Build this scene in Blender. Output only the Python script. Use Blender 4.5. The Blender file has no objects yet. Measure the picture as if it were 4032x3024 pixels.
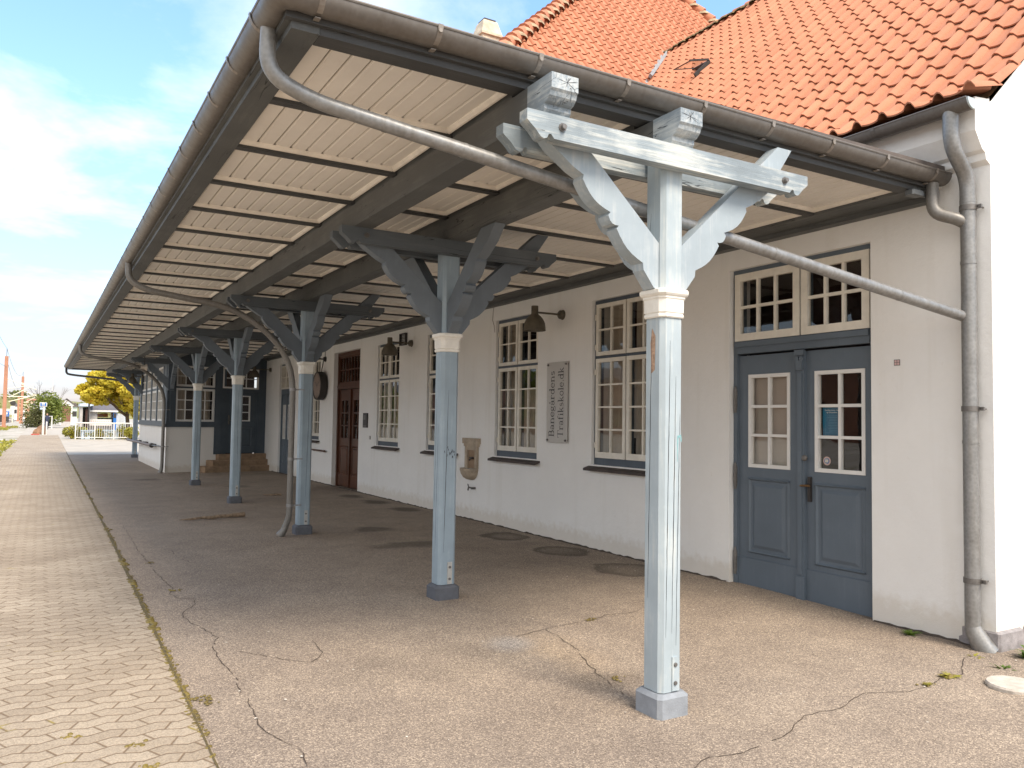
import bpy, math, random
import numpy as np
from mathutils import Vector, Matrix, noise
random.seed(7)
PI=math.pi; R_=math.radians
sc=bpy.context.scene
COL=sc.collection
# ---------------------------------------------------------------- camera model
CF,CYAW,CPIT,CROLL=3160.,0.5305,0.0472,0.0149
CO=np.array([0,0,1.6])
_F=np.array([math.sin(CYAW)*math.cos(CPIT),math.cos(CYAW)*math.cos(CPIT),math.sin(CPIT)])
_R=np.array([math.cos(CYAW),-math.sin(CYAW),0]); _U=np.cross(_R,_F)
CR=_R*math.cos(CROLL)+_U*math.sin(CROLL); CU=-_R*math.sin(CROLL)+_U*math.cos(CROLL)
def at(u,v,Y):
    "a point of the place, at distance Y down the platform, seen at photograph pixel u,v"
    d=_F+CR*(u-2016)/CF-CU*(v-1512)/CF
    return Vector(CO+d*(Y/d[1]))
cam=bpy.data.cameras.new('camera'); co=bpy.data.objects.new('camera',cam); COL.objects.link(co)
cam.sensor_fit='HORIZONTAL'; cam.sensor_width=36; cam.lens=CF/4032*36; cam.clip_end=5000; cam.clip_start=.05
co.matrix_world=Matrix(((CR[0],CU[0],-_F[0],0),(CR[1],CU[1],-_F[1],0),(CR[2],CU[2],-_F[2],1.6),(0,0,0,1)))
sc.camera=co
# ---------------------------------------------------------------- helpers
def lin(r,g,b):
    return tuple(((c/255+.055)/1.055)**2.4 if c>10 else c/3294 for c in (r,g,b))
MATS={}
def nodemat(name):
    m=bpy.data.materials.new(name); m.use_nodes=True; nt=m.node_tree; MATS[name]=m
    return m,nt,nt.nodes['Principled BSDF']
def tex(nt,kind,scale,vec=None,**k):
    n=nt.nodes.new('ShaderNodeTex'+kind); n.inputs['Scale'].default_value=scale
    for a,b in k.items():
        if a in n.inputs: n.inputs[a].default_value=b
        else: setattr(n,a,b)
    if vec: nt.links.new(vec,n.inputs['Vector'])
    return n
def coord(nt,scale=(1,1,1),kind='Object',loc=(0,0,0),rot=(0,0,0)):
    t=nt.nodes.new('ShaderNodeTexCoord'); m=nt.nodes.new('ShaderNodeMapping'); m.inputs['Scale'].default_value=scale
    m.inputs['Location'].default_value=loc; m.inputs['Rotation'].default_value=rot
    nt.links.new(t.outputs[kind],m.inputs['Vector']); return m.outputs[0]
def geo(nt,scale=(1,1,1),rot=(0,0,0)):
    t=nt.nodes.new('ShaderNodeNewGeometry'); m=nt.nodes.new('ShaderNodeMapping'); m.inputs['Scale'].default_value=scale
    m.inputs['Rotation'].default_value=rot
    nt.links.new(t.outputs['Position'],m.inputs['Vector']); return m.outputs[0]
def ramp(nt,src,stops):
    r=nt.nodes.new('ShaderNodeValToRGB'); e=r.color_ramp.elements
    while len(e)>1: e.remove(e[0])
    e[0].position=stops[0][0]; e[0].color=(*stops[0][1],1) if len(stops[0][1])==3 else stops[0][1]
    for p,c in stops[1:]:
        x=e.new(p); x.color=(*c,1)
    nt.links.new(src,r.inputs[0]); return r.outputs[0]
def g3(v): return (v,v,v)
def mix(nt,fac,a,b,mode='MIX'):
    n=nt.nodes.new('ShaderNodeMix'); n.data_type='RGBA'; n.blend_type=mode
    for i,x in ((0,fac),(6,a),(7,b)):
        if isinstance(x,(int,float)): n.inputs[i].default_value=x
        elif isinstance(x,tuple): n.inputs[i].default_value=(*x,1)
        else: nt.links.new(x,n.inputs[i])
    return n.outputs[2]
def math_(nt,op,a,b=None,c=None):
    n=nt.nodes.new('ShaderNodeMath'); n.operation=op
    for i,x in enumerate((a,b,c)):
        if x is None: continue
        if isinstance(x,(int,float)): n.inputs[i].default_value=x
        else: nt.links.new(x,n.inputs[i])
    return n.outputs[0]
def bump(nt,bs,h,strength=.3,dist=.01):
    b=nt.nodes.new('ShaderNodeBump'); b.inputs['Strength'].default_value=strength; b.inputs['Distance'].default_value=dist
    nt.links.new(h,b.inputs['Height']); nt.links.new(b.outputs[0],bs.inputs['Normal'])
def simple(name,col,rough=.7,var=.12,scale=8,metal=0,bumps=.15,spec=.5,col2=None):
    m,nt,bs=nodemat(name); v=geo(nt)
    n=tex(nt,'Noise',scale,v,Detail=6,Roughness=.65)
    a=tuple(c*(1-var) for c in col); b=tuple(min(1,c*(1+var)) for c in (col2 or col))
    c=ramp(nt,n.outputs[0],[(.3,a),(.7,b)])
    nt.links.new(c,bs.inputs['Base Color']); bs.inputs['Roughness'].default_value=rough; bs.inputs['Metallic'].default_value=metal
    bs.inputs['Specular IOR Level'].default_value=spec
    if bumps:
        n2=tex(nt,'Noise',scale*9,v,Detail=4); bump(nt,bs,n2.outputs[0],bumps,.004)
    return m
# ---- plaster
def mk_plaster(name,col,dirt=.1,top=.0):
    m,nt,bs=nodemat(name); v=geo(nt)
    a=tex(nt,'Noise',1.1,v,Detail=7,Roughness=.6); st=tex(nt,'Noise',1.0,geo(nt,(5,5,.35)),Detail=5)
    sp=tex(nt,'Noise',14,v,Detail=5)
    c=ramp(nt,a.outputs[0],[(.3,tuple(x*(1-dirt) for x in col)),(.65,col)])
    s=ramp(nt,st.outputs[0],[(.28,(.93,.92,.90)),(.45,(1,1,1))])
    c=mix(nt,.7,c,s,'MULTIPLY')
    s2=ramp(nt,sp.outputs[0],[(.70,(1,1,1)),(.78,(.86,.83,.78))]); c=mix(nt,.5,c,s2,'MULTIPLY')
    # splash dirt at the foot of the wall
    g=nt.nodes.new('ShaderNodeNewGeometry'); xyz=nt.nodes.new('ShaderNodeSeparateXYZ'); nt.links.new(g.outputs['Position'],xyz.inputs[0])
    zz=math_(nt,'ADD',xyz.outputs[2],math_(nt,'MULTIPLY',sp.outputs[0],-.25))
    d=ramp(nt,zz,[(0,(.78,.72,.64)),(.12,(1,1,1))]); c=mix(nt,.6,c,d,'MULTIPLY')
    nt.links.new(c,bs.inputs['Base Color']); bs.inputs['Roughness'].default_value=.9; bs.inputs['Specular IOR Level'].default_value=.25
    b1=tex(nt,'Noise',9,v,Detail=8,Roughness=.7); b2=tex(nt,'Noise',2.2,v,Detail=3); bump(nt,bs,math_(nt,'ADD',b1.outputs[0],math_(nt,'MULTIPLY',b2.outputs[0],2.0)),.45,.014)
    return m
PLASTER=mk_plaster('plaster_white',(.86,.85,.82),.06)
PLASTER_W=mk_plaster('plaster_clean',(.85,.83,.79),.05)
# ---- painted timber; grain runs along one axis
def mk_wood(name,col,wear,wearamt=.5,axis=2,crack=True,rough=.55,grain=1.0,var=.12):
    m,nt,bs=nodemat(name)
    s=[22,22,22]; s[axis]=1.3; v=coord(nt,tuple(s))
    g=tex(nt,'Noise',1.6,v,Detail=7,Roughness=.65)
    big=tex(nt,'Noise',2.3,geo(nt),Detail=6,Roughness=.6)
    c=ramp(nt,big.outputs[0],[(.3,tuple(x*(1-var) for x in col)),(.7,tuple(min(1,x*(1+var)) for x in col))])
    f=ramp(nt,math_(nt,'ADD',math_(nt,'MULTIPLY',g.outputs[0],.55),math_(nt,'MULTIPLY',big.outputs[0],.45)),[(.62-.22*wearamt,g3(0)),(.74-.2*wearamt,g3(1))])
    c=mix(nt,f,c,wear)
    h=g.outputs[0]
    if crack:
        s2=[9,9,9]; s2[axis]=.55; k=tex(nt,'Noise',1.25,coord(nt,tuple(s2),loc=(3,1,2)),Detail=2.5,Roughness=.5)
        d=math_(nt,'ABSOLUTE',math_(nt,'SUBTRACT',k.outputs[0],.5))
        k2=tex(nt,'Noise',1.1,geo(nt),Detail=1)
        w=math_(nt,'MULTIPLY',ramp(nt,k2.outputs[0],[(.50,g3(0)),(.60,g3(1))]),.0055)
        cr=math_(nt,'LESS_THAN',d,w)
        c=mix(nt,cr,c,tuple(x*.3 for x in col))
        h=math_(nt,'SUBTRACT',h,math_(nt,'MULTIPLY',cr,1.5))
    nt.links.new(c,bs.inputs['Base Color']); bs.inputs['Roughness'].default_value=rough; bs.inputs['Specular IOR Level'].default_value=.35
    bump(nt,bs,h,.35*grain,.006)
    return m
SLATE=lin(92,103,116); 
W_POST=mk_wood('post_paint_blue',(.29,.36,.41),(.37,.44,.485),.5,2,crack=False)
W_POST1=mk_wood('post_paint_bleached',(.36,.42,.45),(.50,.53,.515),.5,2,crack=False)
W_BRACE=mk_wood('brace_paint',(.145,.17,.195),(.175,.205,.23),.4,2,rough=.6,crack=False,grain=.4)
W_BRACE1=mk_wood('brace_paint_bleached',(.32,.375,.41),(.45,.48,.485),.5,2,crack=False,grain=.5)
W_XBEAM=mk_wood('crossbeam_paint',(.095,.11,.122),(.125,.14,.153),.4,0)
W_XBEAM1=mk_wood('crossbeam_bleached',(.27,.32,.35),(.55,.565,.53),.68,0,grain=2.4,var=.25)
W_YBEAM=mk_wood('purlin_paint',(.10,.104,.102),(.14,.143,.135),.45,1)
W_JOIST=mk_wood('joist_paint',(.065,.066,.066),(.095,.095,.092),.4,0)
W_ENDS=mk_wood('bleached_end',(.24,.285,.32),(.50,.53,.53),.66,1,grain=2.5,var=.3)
W_DOOR=mk_wood('door_paint',(.12,.15,.182),(.14,.17,.202),.4,2,crack=False,rough=.42,grain=.25,var=.08)
W_FRAME=mk_wood('frame_paint',(.08,.10,.125),(.10,.12,.145),.4,2,crack=False,rough=.5,grain=.3)
W_ANNEX=mk_wood('bay_timber_paint',(.075,.096,.118),(.09,.112,.134),.4,2,crack=False,rough=.5,grain=.4)
W_WHITE=simple('window_white',(.76,.72,.63),.45,.1,6,bumps=.1)
W_WHITE2=simple('window_white_clean',(.76,.75,.72),.45,.06,6,bumps=.1)
CAPM=simple('capital_white',(.74,.71,.64),.6,.1,10)
W_BROWN=mk_wood('brown_door',(.085,.030,.014),(.12,.045,.02),.4,2,crack=False,rough=.32,grain=.4,var=.3)
SOFFIT=simple('soffit_paint',(.80,.755,.69),.6,.05,2.5,bumps=.12)
TRIM=simple('soffit_trim',(.84,.78,.69),.55,.12,6,bumps=.1)
def mk_metal(name,col,rough,metal,spots=.25):
    m,nt,bs=nodemat(name); v=geo(nt)
    a=tex(nt,'Noise',7,v,Detail=7,Roughness=.7); b=tex(nt,'Voronoi',45,v); st=tex(nt,'Noise',3,geo(nt,(9,9,1)),Detail=4)
    f=math_(nt,'ADD',math_(nt,'MULTIPLY',a.outputs[0],.7),math_(nt,'MULTIPLY',b.outputs[0],.3))
    c=ramp(nt,f,[(.25,tuple(x*(1-spots) for x in col)),(.6,col),(.85,tuple(min(1,x*(1+spots)) for x in col))])
    c=mix(nt,.35,c,ramp(nt,st.outputs[0],[(.35,(.7,.64,.55)),(.6,(1,1,1))]),'MULTIPLY')
    nt.links.new(c,bs.inputs['Base Color']); bs.inputs['Metallic'].default_value=metal
    nt.links.new(ramp(nt,a.outputs[0],[(.3,g3(rough-.08)),(.7,g3(rough+.15))]),bs.inputs['Roughness'])
    bump(nt,bs,a.outputs[0],.12,.004); return m
GUTTER=mk_metal('gutter_zinc',(.165,.150,.135),.42,.35,.15)
PIPE=mk_metal('pipe_zinc',(.29,.29,.285),.4,.45,.3)
PIPEB=mk_metal('pipe_zinc_dull',(.21,.20,.185),.45,.3,.25)
DARKMETAL=simple('dark_metal',(.035,.03,.027),.5,.2,12)
LAMPM=simple('lamp_brown',(.10,.085,.06),.5,.25,14,bumps=.2)
IRON=simple('iron_hinge',(.16,.15,.14),.5,.3,20,metal=.4)
BRASS=simple('brass_worn',(.22,.13,.06),.4,.3,20,metal=.6)
FELT=simple('roof_felt',(.12,.10,.09),.9,.2,6)
STONE=simple('sandstone',(.44,.36,.27),.85,.28,7,bumps=.5)
STEPM=simple('step_stone',(.30,.205,.13),.85,.3,6,bumps=.5)
GRANITE=simple('plinth_granite',(.27,.25,.25),.8,.35,9,bumps=.6)
BASEM=simple('base_concrete_paint',(.24,.26,.285),.75,.18,12,bumps=.5)
BASED=simple('base_concrete_dark',(.10,.105,.12),.75,.18,12,bumps=.5)
CURT=simple('curtain_cloth',(.46,.40,.33),.9,.1,3,bumps=0)
CURTW=simple('blind_cloth',(.44,.41,.38),.9,.05,3,bumps=0)
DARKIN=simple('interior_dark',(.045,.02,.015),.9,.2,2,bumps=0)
WHITEP=simple('white_paint',(.64,.62,.58),.5,.05,6,bumps=0)
BLACKP=simple('black_letter',(.02,.016,.016),.5,.05,6,bumps=0)
BLUEP=simple('blue_paint',(.015,.13,.42),.5,.1,6,bumps=0)
POSTER=simple('poster_blue',(.01,.15,.28),.35,.12,4,bumps=0)
POSTERL=simple('poster_print',(.10,.30,.45),.5,.05,6,bumps=0)
POSTERW=simple('poster_heading',(.6,.7,.75),.5,.05,6,bumps=0)
STKR=simple('sticker_pink',(.62,.42,.40),.5,.1,6,bumps=0)
ORANGE=simple('mast_paint',(.42,.20,.12),.6,.12,3)
CREAMP=simple('insulator_cream',(.80,.74,.58),.5,.05,3,bumps=0)
WIREM=simple('wire_grey',(.18,.2,.24),.5,.05,3,bumps=0)
# glass: clear thin pane with a fresnel reflection
def mk_glass(name,tint=(.92,.9,.86)):
    m,nt,bs=nodemat(name); nt.nodes.remove(bs); out=nt.nodes['Material Output']
    t=nt.nodes.new('ShaderNodeBsdfTransparent'); t.inputs[0].default_value=(*tint,1)
    g=nt.nodes.new('ShaderNodeBsdfGlossy'); g.inputs['Roughness'].default_value=.015; g.inputs[0].default_value=(1,1,1,1)
    gi=nt.nodes.new('ShaderNodeNewGeometry'); dt=nt.nodes.new('ShaderNodeVectorMath'); dt.operation='DOT_PRODUCT'; nt.links.new(gi.outputs['Incoming'],dt.inputs[0]); nt.links.new(gi.outputs['Normal'],dt.inputs[1]); fq=math_(nt,'POWER',math_(nt,'SUBTRACT',1.0,math_(nt,'ABSOLUTE',dt.outputs['Value'])),5.0)
    n=tex(nt,'Noise',2.2,geo(nt),Detail=2); b=nt.nodes.new('ShaderNodeBump'); b.inputs['Strength'].default_value=.04; b.inputs['Distance'].default_value=.05
    nt.links.new(n.outputs[0],b.inputs['Height']); nt.links.new(b.outputs[0],g.inputs['Normal'])
    x=nt.nodes.new('ShaderNodeMixShader'); fm=math_(nt,'ADD',math_(nt,'MULTIPLY',fq,.9),.06)
    nt.links.new(fm,x.inputs[0]); nt.links.new(t.outputs[0],x.inputs[1]); nt.links.new(g.outputs[0],x.inputs[2]); nt.links.new(x.outputs[0],out.inputs[0])
    return m
GLASS=mk_glass('window_glass')
ACRYL=mk_glass('acrylic',(.80,.80,.78))
# roof tiles
def mk_tile():
    m,nt,bs=nodemat('clay_tile'); v=geo(nt)
    a=tex(nt,'Noise',1.3,v,Detail=6); b=tex(nt,'Noise',30,v,Detail=5); w=tex(nt,'Voronoi',4.3,v)
    c=ramp(nt,a.outputs[0],[(.3,(.45,.185,.105)),(.7,(.51,.22,.125))])
    isl=nt.nodes.new('ShaderNodeNewGeometry'); lich=tex(nt,'Noise',2.7,v,Detail=8,Roughness=.75)
    c=mix(nt,1.0,c,ramp(nt,isl.outputs['Random Per Island'],[(0,(.92,.90,.90)),(.15,(.97,.96,.96)),(.8,(1.0,1,1)),(1,(1.08,1.1,1.12))]),'MULTIPLY'); c=mix(nt,.55,c,ramp(nt,lich.outputs[0],[(.62,(1,1,1)),(.74,(.70,.64,.58))]),'MULTIPLY')
    c=mix(nt,.5,c,ramp(nt,b.outputs[0],[(.35,(.92,.9,.88)),(.6,(1,1,1))]),'MULTIPLY')
    nt.links.new(c,bs.inputs['Base Color']); bs.inputs['Roughness'].default_value=.75; bs.inputs['Specular IOR Level'].default_value=.3
    bump(nt,bs,b.outputs[0],.15,.003); return m
TILE=mk_tile()
MORTAR=simple('mortar_moss',(.36,.27,.17),.95,.4,9,bumps=.6)
MOSS=simple('moss_edge',(.16,.115,.05),.95,.5,12,bumps=.6)
# ---- leaves
def mk_leaf(name,c1,c2,trans=.25,c3=None):
    m,nt,bs=nodemat(name); v=geo(nt)
    n=tex(nt,'Noise',1.4,v,Detail=3); n2=tex(nt,'WhiteNoise',1,v) if False else tex(nt,'Noise',9,v,Detail=2)
    f=math_(nt,'ADD',math_(nt,'MULTIPLY',n.outputs[0],.6),math_(nt,'MULTIPLY',n2.outputs[0],.4))
    st=[(.35,c1),(.6,c2)]
    if c3: st.append((.72,c3))
    c=ramp(nt,f,st)
    nt.links.new(c,bs.inputs['Base Color']); bs.inputs['Roughness'].default_value=.6
    out=nt.nodes['Material Output']; t=nt.nodes.new('ShaderNodeBsdfTranslucent'); nt.links.new(c,t.inputs[0])
    x=nt.nodes.new('ShaderNodeMixShader'); x.inputs[0].default_value=trans
    nt.links.new(bs.outputs[0],x.inputs[1]); nt.links.new(t.outputs[0],x.inputs[2]); nt.links.new(x.outputs[0],out.inputs[0]); return m
L_MAPLE=mk_leaf('maple_leaf',(.44,.38,.03),(.72,.58,.06),.35,(.70,.36,.09))
L_SHRUB=mk_leaf('shrub_leaf',(.10,.15,.02),(.24,.27,.05),.3)
L_HEDGE=mk_leaf('hedge_leaf',(.20,.22,.02),(.42,.37,.06),.3)
L_WEED=mk_leaf('weed_leaf',(.06,.12,.012),(.13,.2,.02),.3)
L_WOOD=mk_leaf('wood_leaf',(.10,.13,.03),(.20,.21,.06),.1)
L_MOSS=mk_leaf('moss_tuft',(.11,.08,.025),(.22,.165,.035),.1)
BARK=simple('bark',(.10,.065,.04),.9,.3,8,bumps=.6)
BARKL=simple('bare_twig',(.18,.16,.15),.9,.2,8,bumps=0)
# ---------------------------------------------------------------- mesh builder
WORG={}
class MB:
    def __init__(s): s.v=[]; s.f=[]
    def quadf(s,pts):
        i=len(s.v); s.v+= [tuple(p) for p in pts]; s.f.append(tuple(range(i,i+len(pts))))
    def box(s,x0,x1,y0,y1,z0,z1,T=None,skip=()):
        i=len(s.v); P=[(x,y,z) for x in (x0,x1) for y in (y0,y1) for z in (z0,z1)]
        if T: P=[T(*p) for p in P]
        s.v+=[tuple(p) for p in P]
        for k,q in enumerate(((0,1,3,2),(4,6,7,5),(0,4,5,1),(2,3,7,6),(0,2,6,4),(1,5,7,3))):
            if k not in skip: s.f.append(tuple(i+j for j in q))
        return s
    def bbox(s,x0,x1,y0,y1,z0,z1,c=.01,T=None):
        "box with chamfered vertical and top edges"
        lv=[(z0,0),(z1-c,0),(z1,c)]; i=len(s.v)
        for z,o in lv:
            a0,a1,b0,b1=x0+o,x1-o,y0+o,y1-o
            P=[(a0+c,b0),(a1-c,b0),(a1,b0+c),(a1,b1-c),(a1-c,b1),(a0+c,b1),(a0,b1-c),(a0,b0+c)]
            for p in P:
                q=(p[0],p[1],z); s.v.append(tuple(T(*q)) if T else q)
        for l in range(2):
            for k in range(8): s.f.append((i+l*8+k,i+l*8+(k+1)%8,i+l*8+8+(k+1)%8,i+l*8+8+k))
        s.f.append(tuple(i+7-k for k in range(8))); s.f.append(tuple(i+16+k for k in range(8)))
        return s
    def prism(s,poly,a0,a1,M):
        "poly = list of 2-D points, M(p,q,a) -> 3-D"
        i=len(s.v); n=len(poly)
        for a in (a0,a1): s.v+=[tuple(M(p,q,a)) for p,q in poly]
        s.f.append(tuple(range(i,i+n))); s.f.append(tuple(range(i+2*n-1,i+n-1,-1)))
        for k in range(n): s.f.append((i+k,i+n+k,i+n+(k+1)%n,i+(k+1)%n))
        return s
    def tube(s,pts,r,seg=12,caps=True):
        pts=[Vector(p) for p in pts]; rs=r if isinstance(r,(list,tuple)) else [r]*len(pts)
        i0=len(s.v); up=None
        for k,p in enumerate(pts):
            d=(pts[min(k+1,len(pts)-1)]-pts[max(k-1,0)]).normalized()
            if up is None:
                up=Vector((0,0,1)) if abs(d.z)<.9 else Vector((0,1,0))
            a=d.cross(up); 
            if a.length<1e-4: a=d.orthogonal()
            a.normalize(); b=a.cross(d).normalized(); up=b
            for j in range(seg):
                t=2*PI*j/seg; s.v.append(tuple(p+(a*math.cos(t)+b*math.sin(t))*rs[k]))
        for k in range(len(pts)-1):
            for j in range(seg):
                s.f.append((i0+k*seg+j,i0+k*seg+(j+1)%seg,i0+(k+1)*seg+(j+1)%seg,i0+(k+1)*seg+j))
        if caps:
            s.f.append(tuple(i0+seg-1-j for j in range(seg))); e=i0+(len(pts)-1)*seg; s.f.append(tuple(e+j for j in range(seg)))
        return s
    def lathe(s,prof,c,axis='z',seg=20):
        "prof = (r,h) pairs turned about an axis through c"
        i0=len(s.v)
        for r,h in prof:
            for j in range(seg):
                t=2*PI*j/seg; a,b=r*math.cos(t),r*math.sin(t)
                p={'z':(a,b,h),'x':(h,a,b),'y':(a,h,b)}[axis]; s.v.append((c[0]+p[0],c[1]+p[1],c[2]+p[2]))
        for k in range(len(prof)-1):
            for j in range(seg): s.f.append((i0+k*seg+j,i0+k*seg+(j+1)%seg,i0+(k+1)*seg+(j+1)%seg,i0+(k+1)*seg+j))
        return s
    def build(s,name,mat,parent=None,smooth=False,loc=None,fix=True):
        org=Vector(loc) if loc is not None else Vector((0,0,0))
        po=WORG.get(parent.name,Vector((0,0,0))) if parent else Vector((0,0,0))
        if parent and loc is None: org=po
        me=bpy.data.meshes.new(name); me.from_pydata([tuple(Vector(p)-org) for p in s.v],[],s.f); me.update()
        if fix:
            import bmesh
            bm=bmesh.new(); bm.from_mesh(me); bmesh.ops.recalc_face_normals(bm,faces=bm.faces); bm.to_mesh(me); bm.free()
        o=bpy.data.objects.new(name,me); COL.objects.link(o); o.location=org-po
        if parent: o.parent=parent
        WORG[o.name]=org
        me.materials.append(mat)
        if smooth:
            for p in me.polygons: p.use_smooth=True
            if smooth!='all':
                try:
                    me.set_sharp_from_angle(angle=R_(40))
                except Exception: pass
        return o
def tag(o,label=None,cat=None,group=None,kind=None):
    for k,v in (('label',label),('category',cat),('group',group),('kind',kind)):
        if v: o[k]=v
    return o
def thing(name,loc,label,cat,group=None):
    o=bpy.data.objects.new(name,None); COL.objects.link(o); o.location=loc; o.empty_display_size=.2; WORG[o.name]=Vector(loc)
    return tag(o,label,cat,group)
def copy_tree(o,parent=None,loc=None,off=Vector((0,0,0))):
    c=o.copy(); COL.objects.link(c)
    if parent: c.parent=parent
    if loc is not None: c.location=loc
    WORG[c.name]=WORG[o.name]+off
    for ch in list(o.children): copy_tree(ch,c,off=off)
    return c
def smoothst(t): t=max(0,min(1,t)); return t*t*(3-2*t)
# ================================================================ GROUND
def gz(x,y):
    return -.085*smoothst((5.9-y)/2.0)*(1-.62*smoothst((x-4)/2))*smoothst((x-.95)/1.2)
SEAM=[(-8,.72),(0,.735),(3.9,.758),(5.6,.784),(11.46,.854),(28.1,.956),(60,1.18),(75,1.3)]
def seam(y):
    for (a,p),(b,q) in zip(SEAM,SEAM[1:]):
        if y<=b: return p+(q-p)*(y-a)/(b-a)
    return SEAM[-1][1]
def mk_asphalt():
    m,nt,bs=nodemat('asphalt_aggregate'); v=geo(nt)
    big=tex(nt,'Noise',.45,v,Detail=6,Roughness=.6); mid=tex(nt,'Noise',2.6,v,Detail=6,Roughness=.6)
    vo=tex(nt,'Voronoi',150,v); fine=tex(nt,'Noise',190,v,Detail=3); vo2=tex(nt,'Voronoi',75,v)
    base=ramp(nt,big.outputs[0],[(.3,(.25,.21,.175)),(.7,(.32,.274,.23))])
    base=mix(nt,.6,base,ramp(nt,mid.outputs[0],[(.3,(.78,.76,.76)),(.7,(1.12,1.1,1.06))]),'MULTIPLY')
    sc_=nt.nodes.new('ShaderNodeSeparateColor'); nt.links.new(vo.outputs['Color'],sc_.inputs[0])
    chips=ramp(nt,sc_.outputs[0],[(0,(.55,.52,.50)),(.3,(.80,.77,.74)),(.72,(1.08,1.05,1.0)),(.9,(1.45,1.4,1.3)),(1,(1.9,1.85,1.7))])
    base=mix(nt,.95,base,chips,'MULTIPLY')
    sc2=nt.nodes.new('ShaderNodeSeparateColor'); nt.links.new(vo2.outputs['Color'],sc2.inputs[0])
    base=mix(nt,.3,base,ramp(nt,sc2.outputs[1],[(0,(.75,.75,.75)),(1,(1.25,1.25,1.25))]),'MULTIPLY')
    # damp and worn patches, each with a shape of its own
    g=nt.nodes.new('ShaderNodeNewGeometry'); xyz=nt.nodes.new('ShaderNodeSeparateXYZ'); nt.links.new(g.outputs['Position'],xyz.inputs[0])
    wob=math_(nt,'MULTIPLY',math_(nt,'SUBTRACT',tex(nt,'Noise',2.9,v,Detail=5).outputs[0],.5),.95)
    def ell(cx,cy,rx,ry):
        a=math_(nt,'DIVIDE',math_(nt,'SUBTRACT',xyz.outputs[0],cx),rx); b=math_(nt,'DIVIDE',math_(nt,'SUBTRACT',xyz.outputs[1],cy),ry)
        return math_(nt,'ADD',math_(nt,'SQRT',math_(nt,'ADD',math_(nt,'MULTIPLY',a,a),math_(nt,'MULTIPLY',b,b))),wob)
    for cx,cy,rx,ry,ring,amt in [(5.62,7.05,.40,.45,1,.46),(5.66,8.4,.36,.42,1,.45),(5.68,9.8,.34,.40,1,.44),(5.72,13.5,.3,.5,0,.45),(5.70,14.9,.3,.5,0,.45),(5.66,16.2,.28,.5,0,.45),(4.25,11.2,.35,.35,0,.58),(4.15,9.65,.6,.32,0,.56),(4.05,19.5,.35,.5,0,.7),(2.4,22.3,.4,.5,0,.65),(3.28,4.25,.38,.22,0,.78),(2.3,5.0,.9,.4,0,.86)]:
        d=ell(cx,cy,rx,ry)
        c=ramp(nt,d,[(.0,g3(.80)),(.45,g3(.76)),(.70,g3(amt*1.15)),(.86,g3(amt*1.1)),(1.0,g3(1))] if ring else [(.5,g3(amt)),(1,g3(1))])
        base=mix(nt,1.0,base,c,'MULTIPLY')
    d=ell(3.05,5.15,.26,.20); base=mix(nt,1.0,base,ramp(nt,d,[(.3,(1.05,1.15,1.3)),(1.1,(1,1,1))]),'MULTIPLY')
    d=ell(3.3,4.8,.28,.75); base=mix(nt,1.0,base,ramp(nt,d,[(.3,(1.22,1.18,1.1)),(1.1,(1,1,1))]),'MULTIPLY')
    nt.links.new(base,bs.inputs['Base Color']); bs.inputs['Roughness'].default_value=.92; bs.inputs['Specular IOR Level'].default_value=.2
    h=math_(nt,'ADD',math_(nt,'MULTIPLY',vo.outputs[0],-.7),math_(nt,'MULTIPLY',mid.outputs[0],1.5))
    bump(nt,bs,h,.55,.006); return m
ASPH=mk_asphalt()
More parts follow.
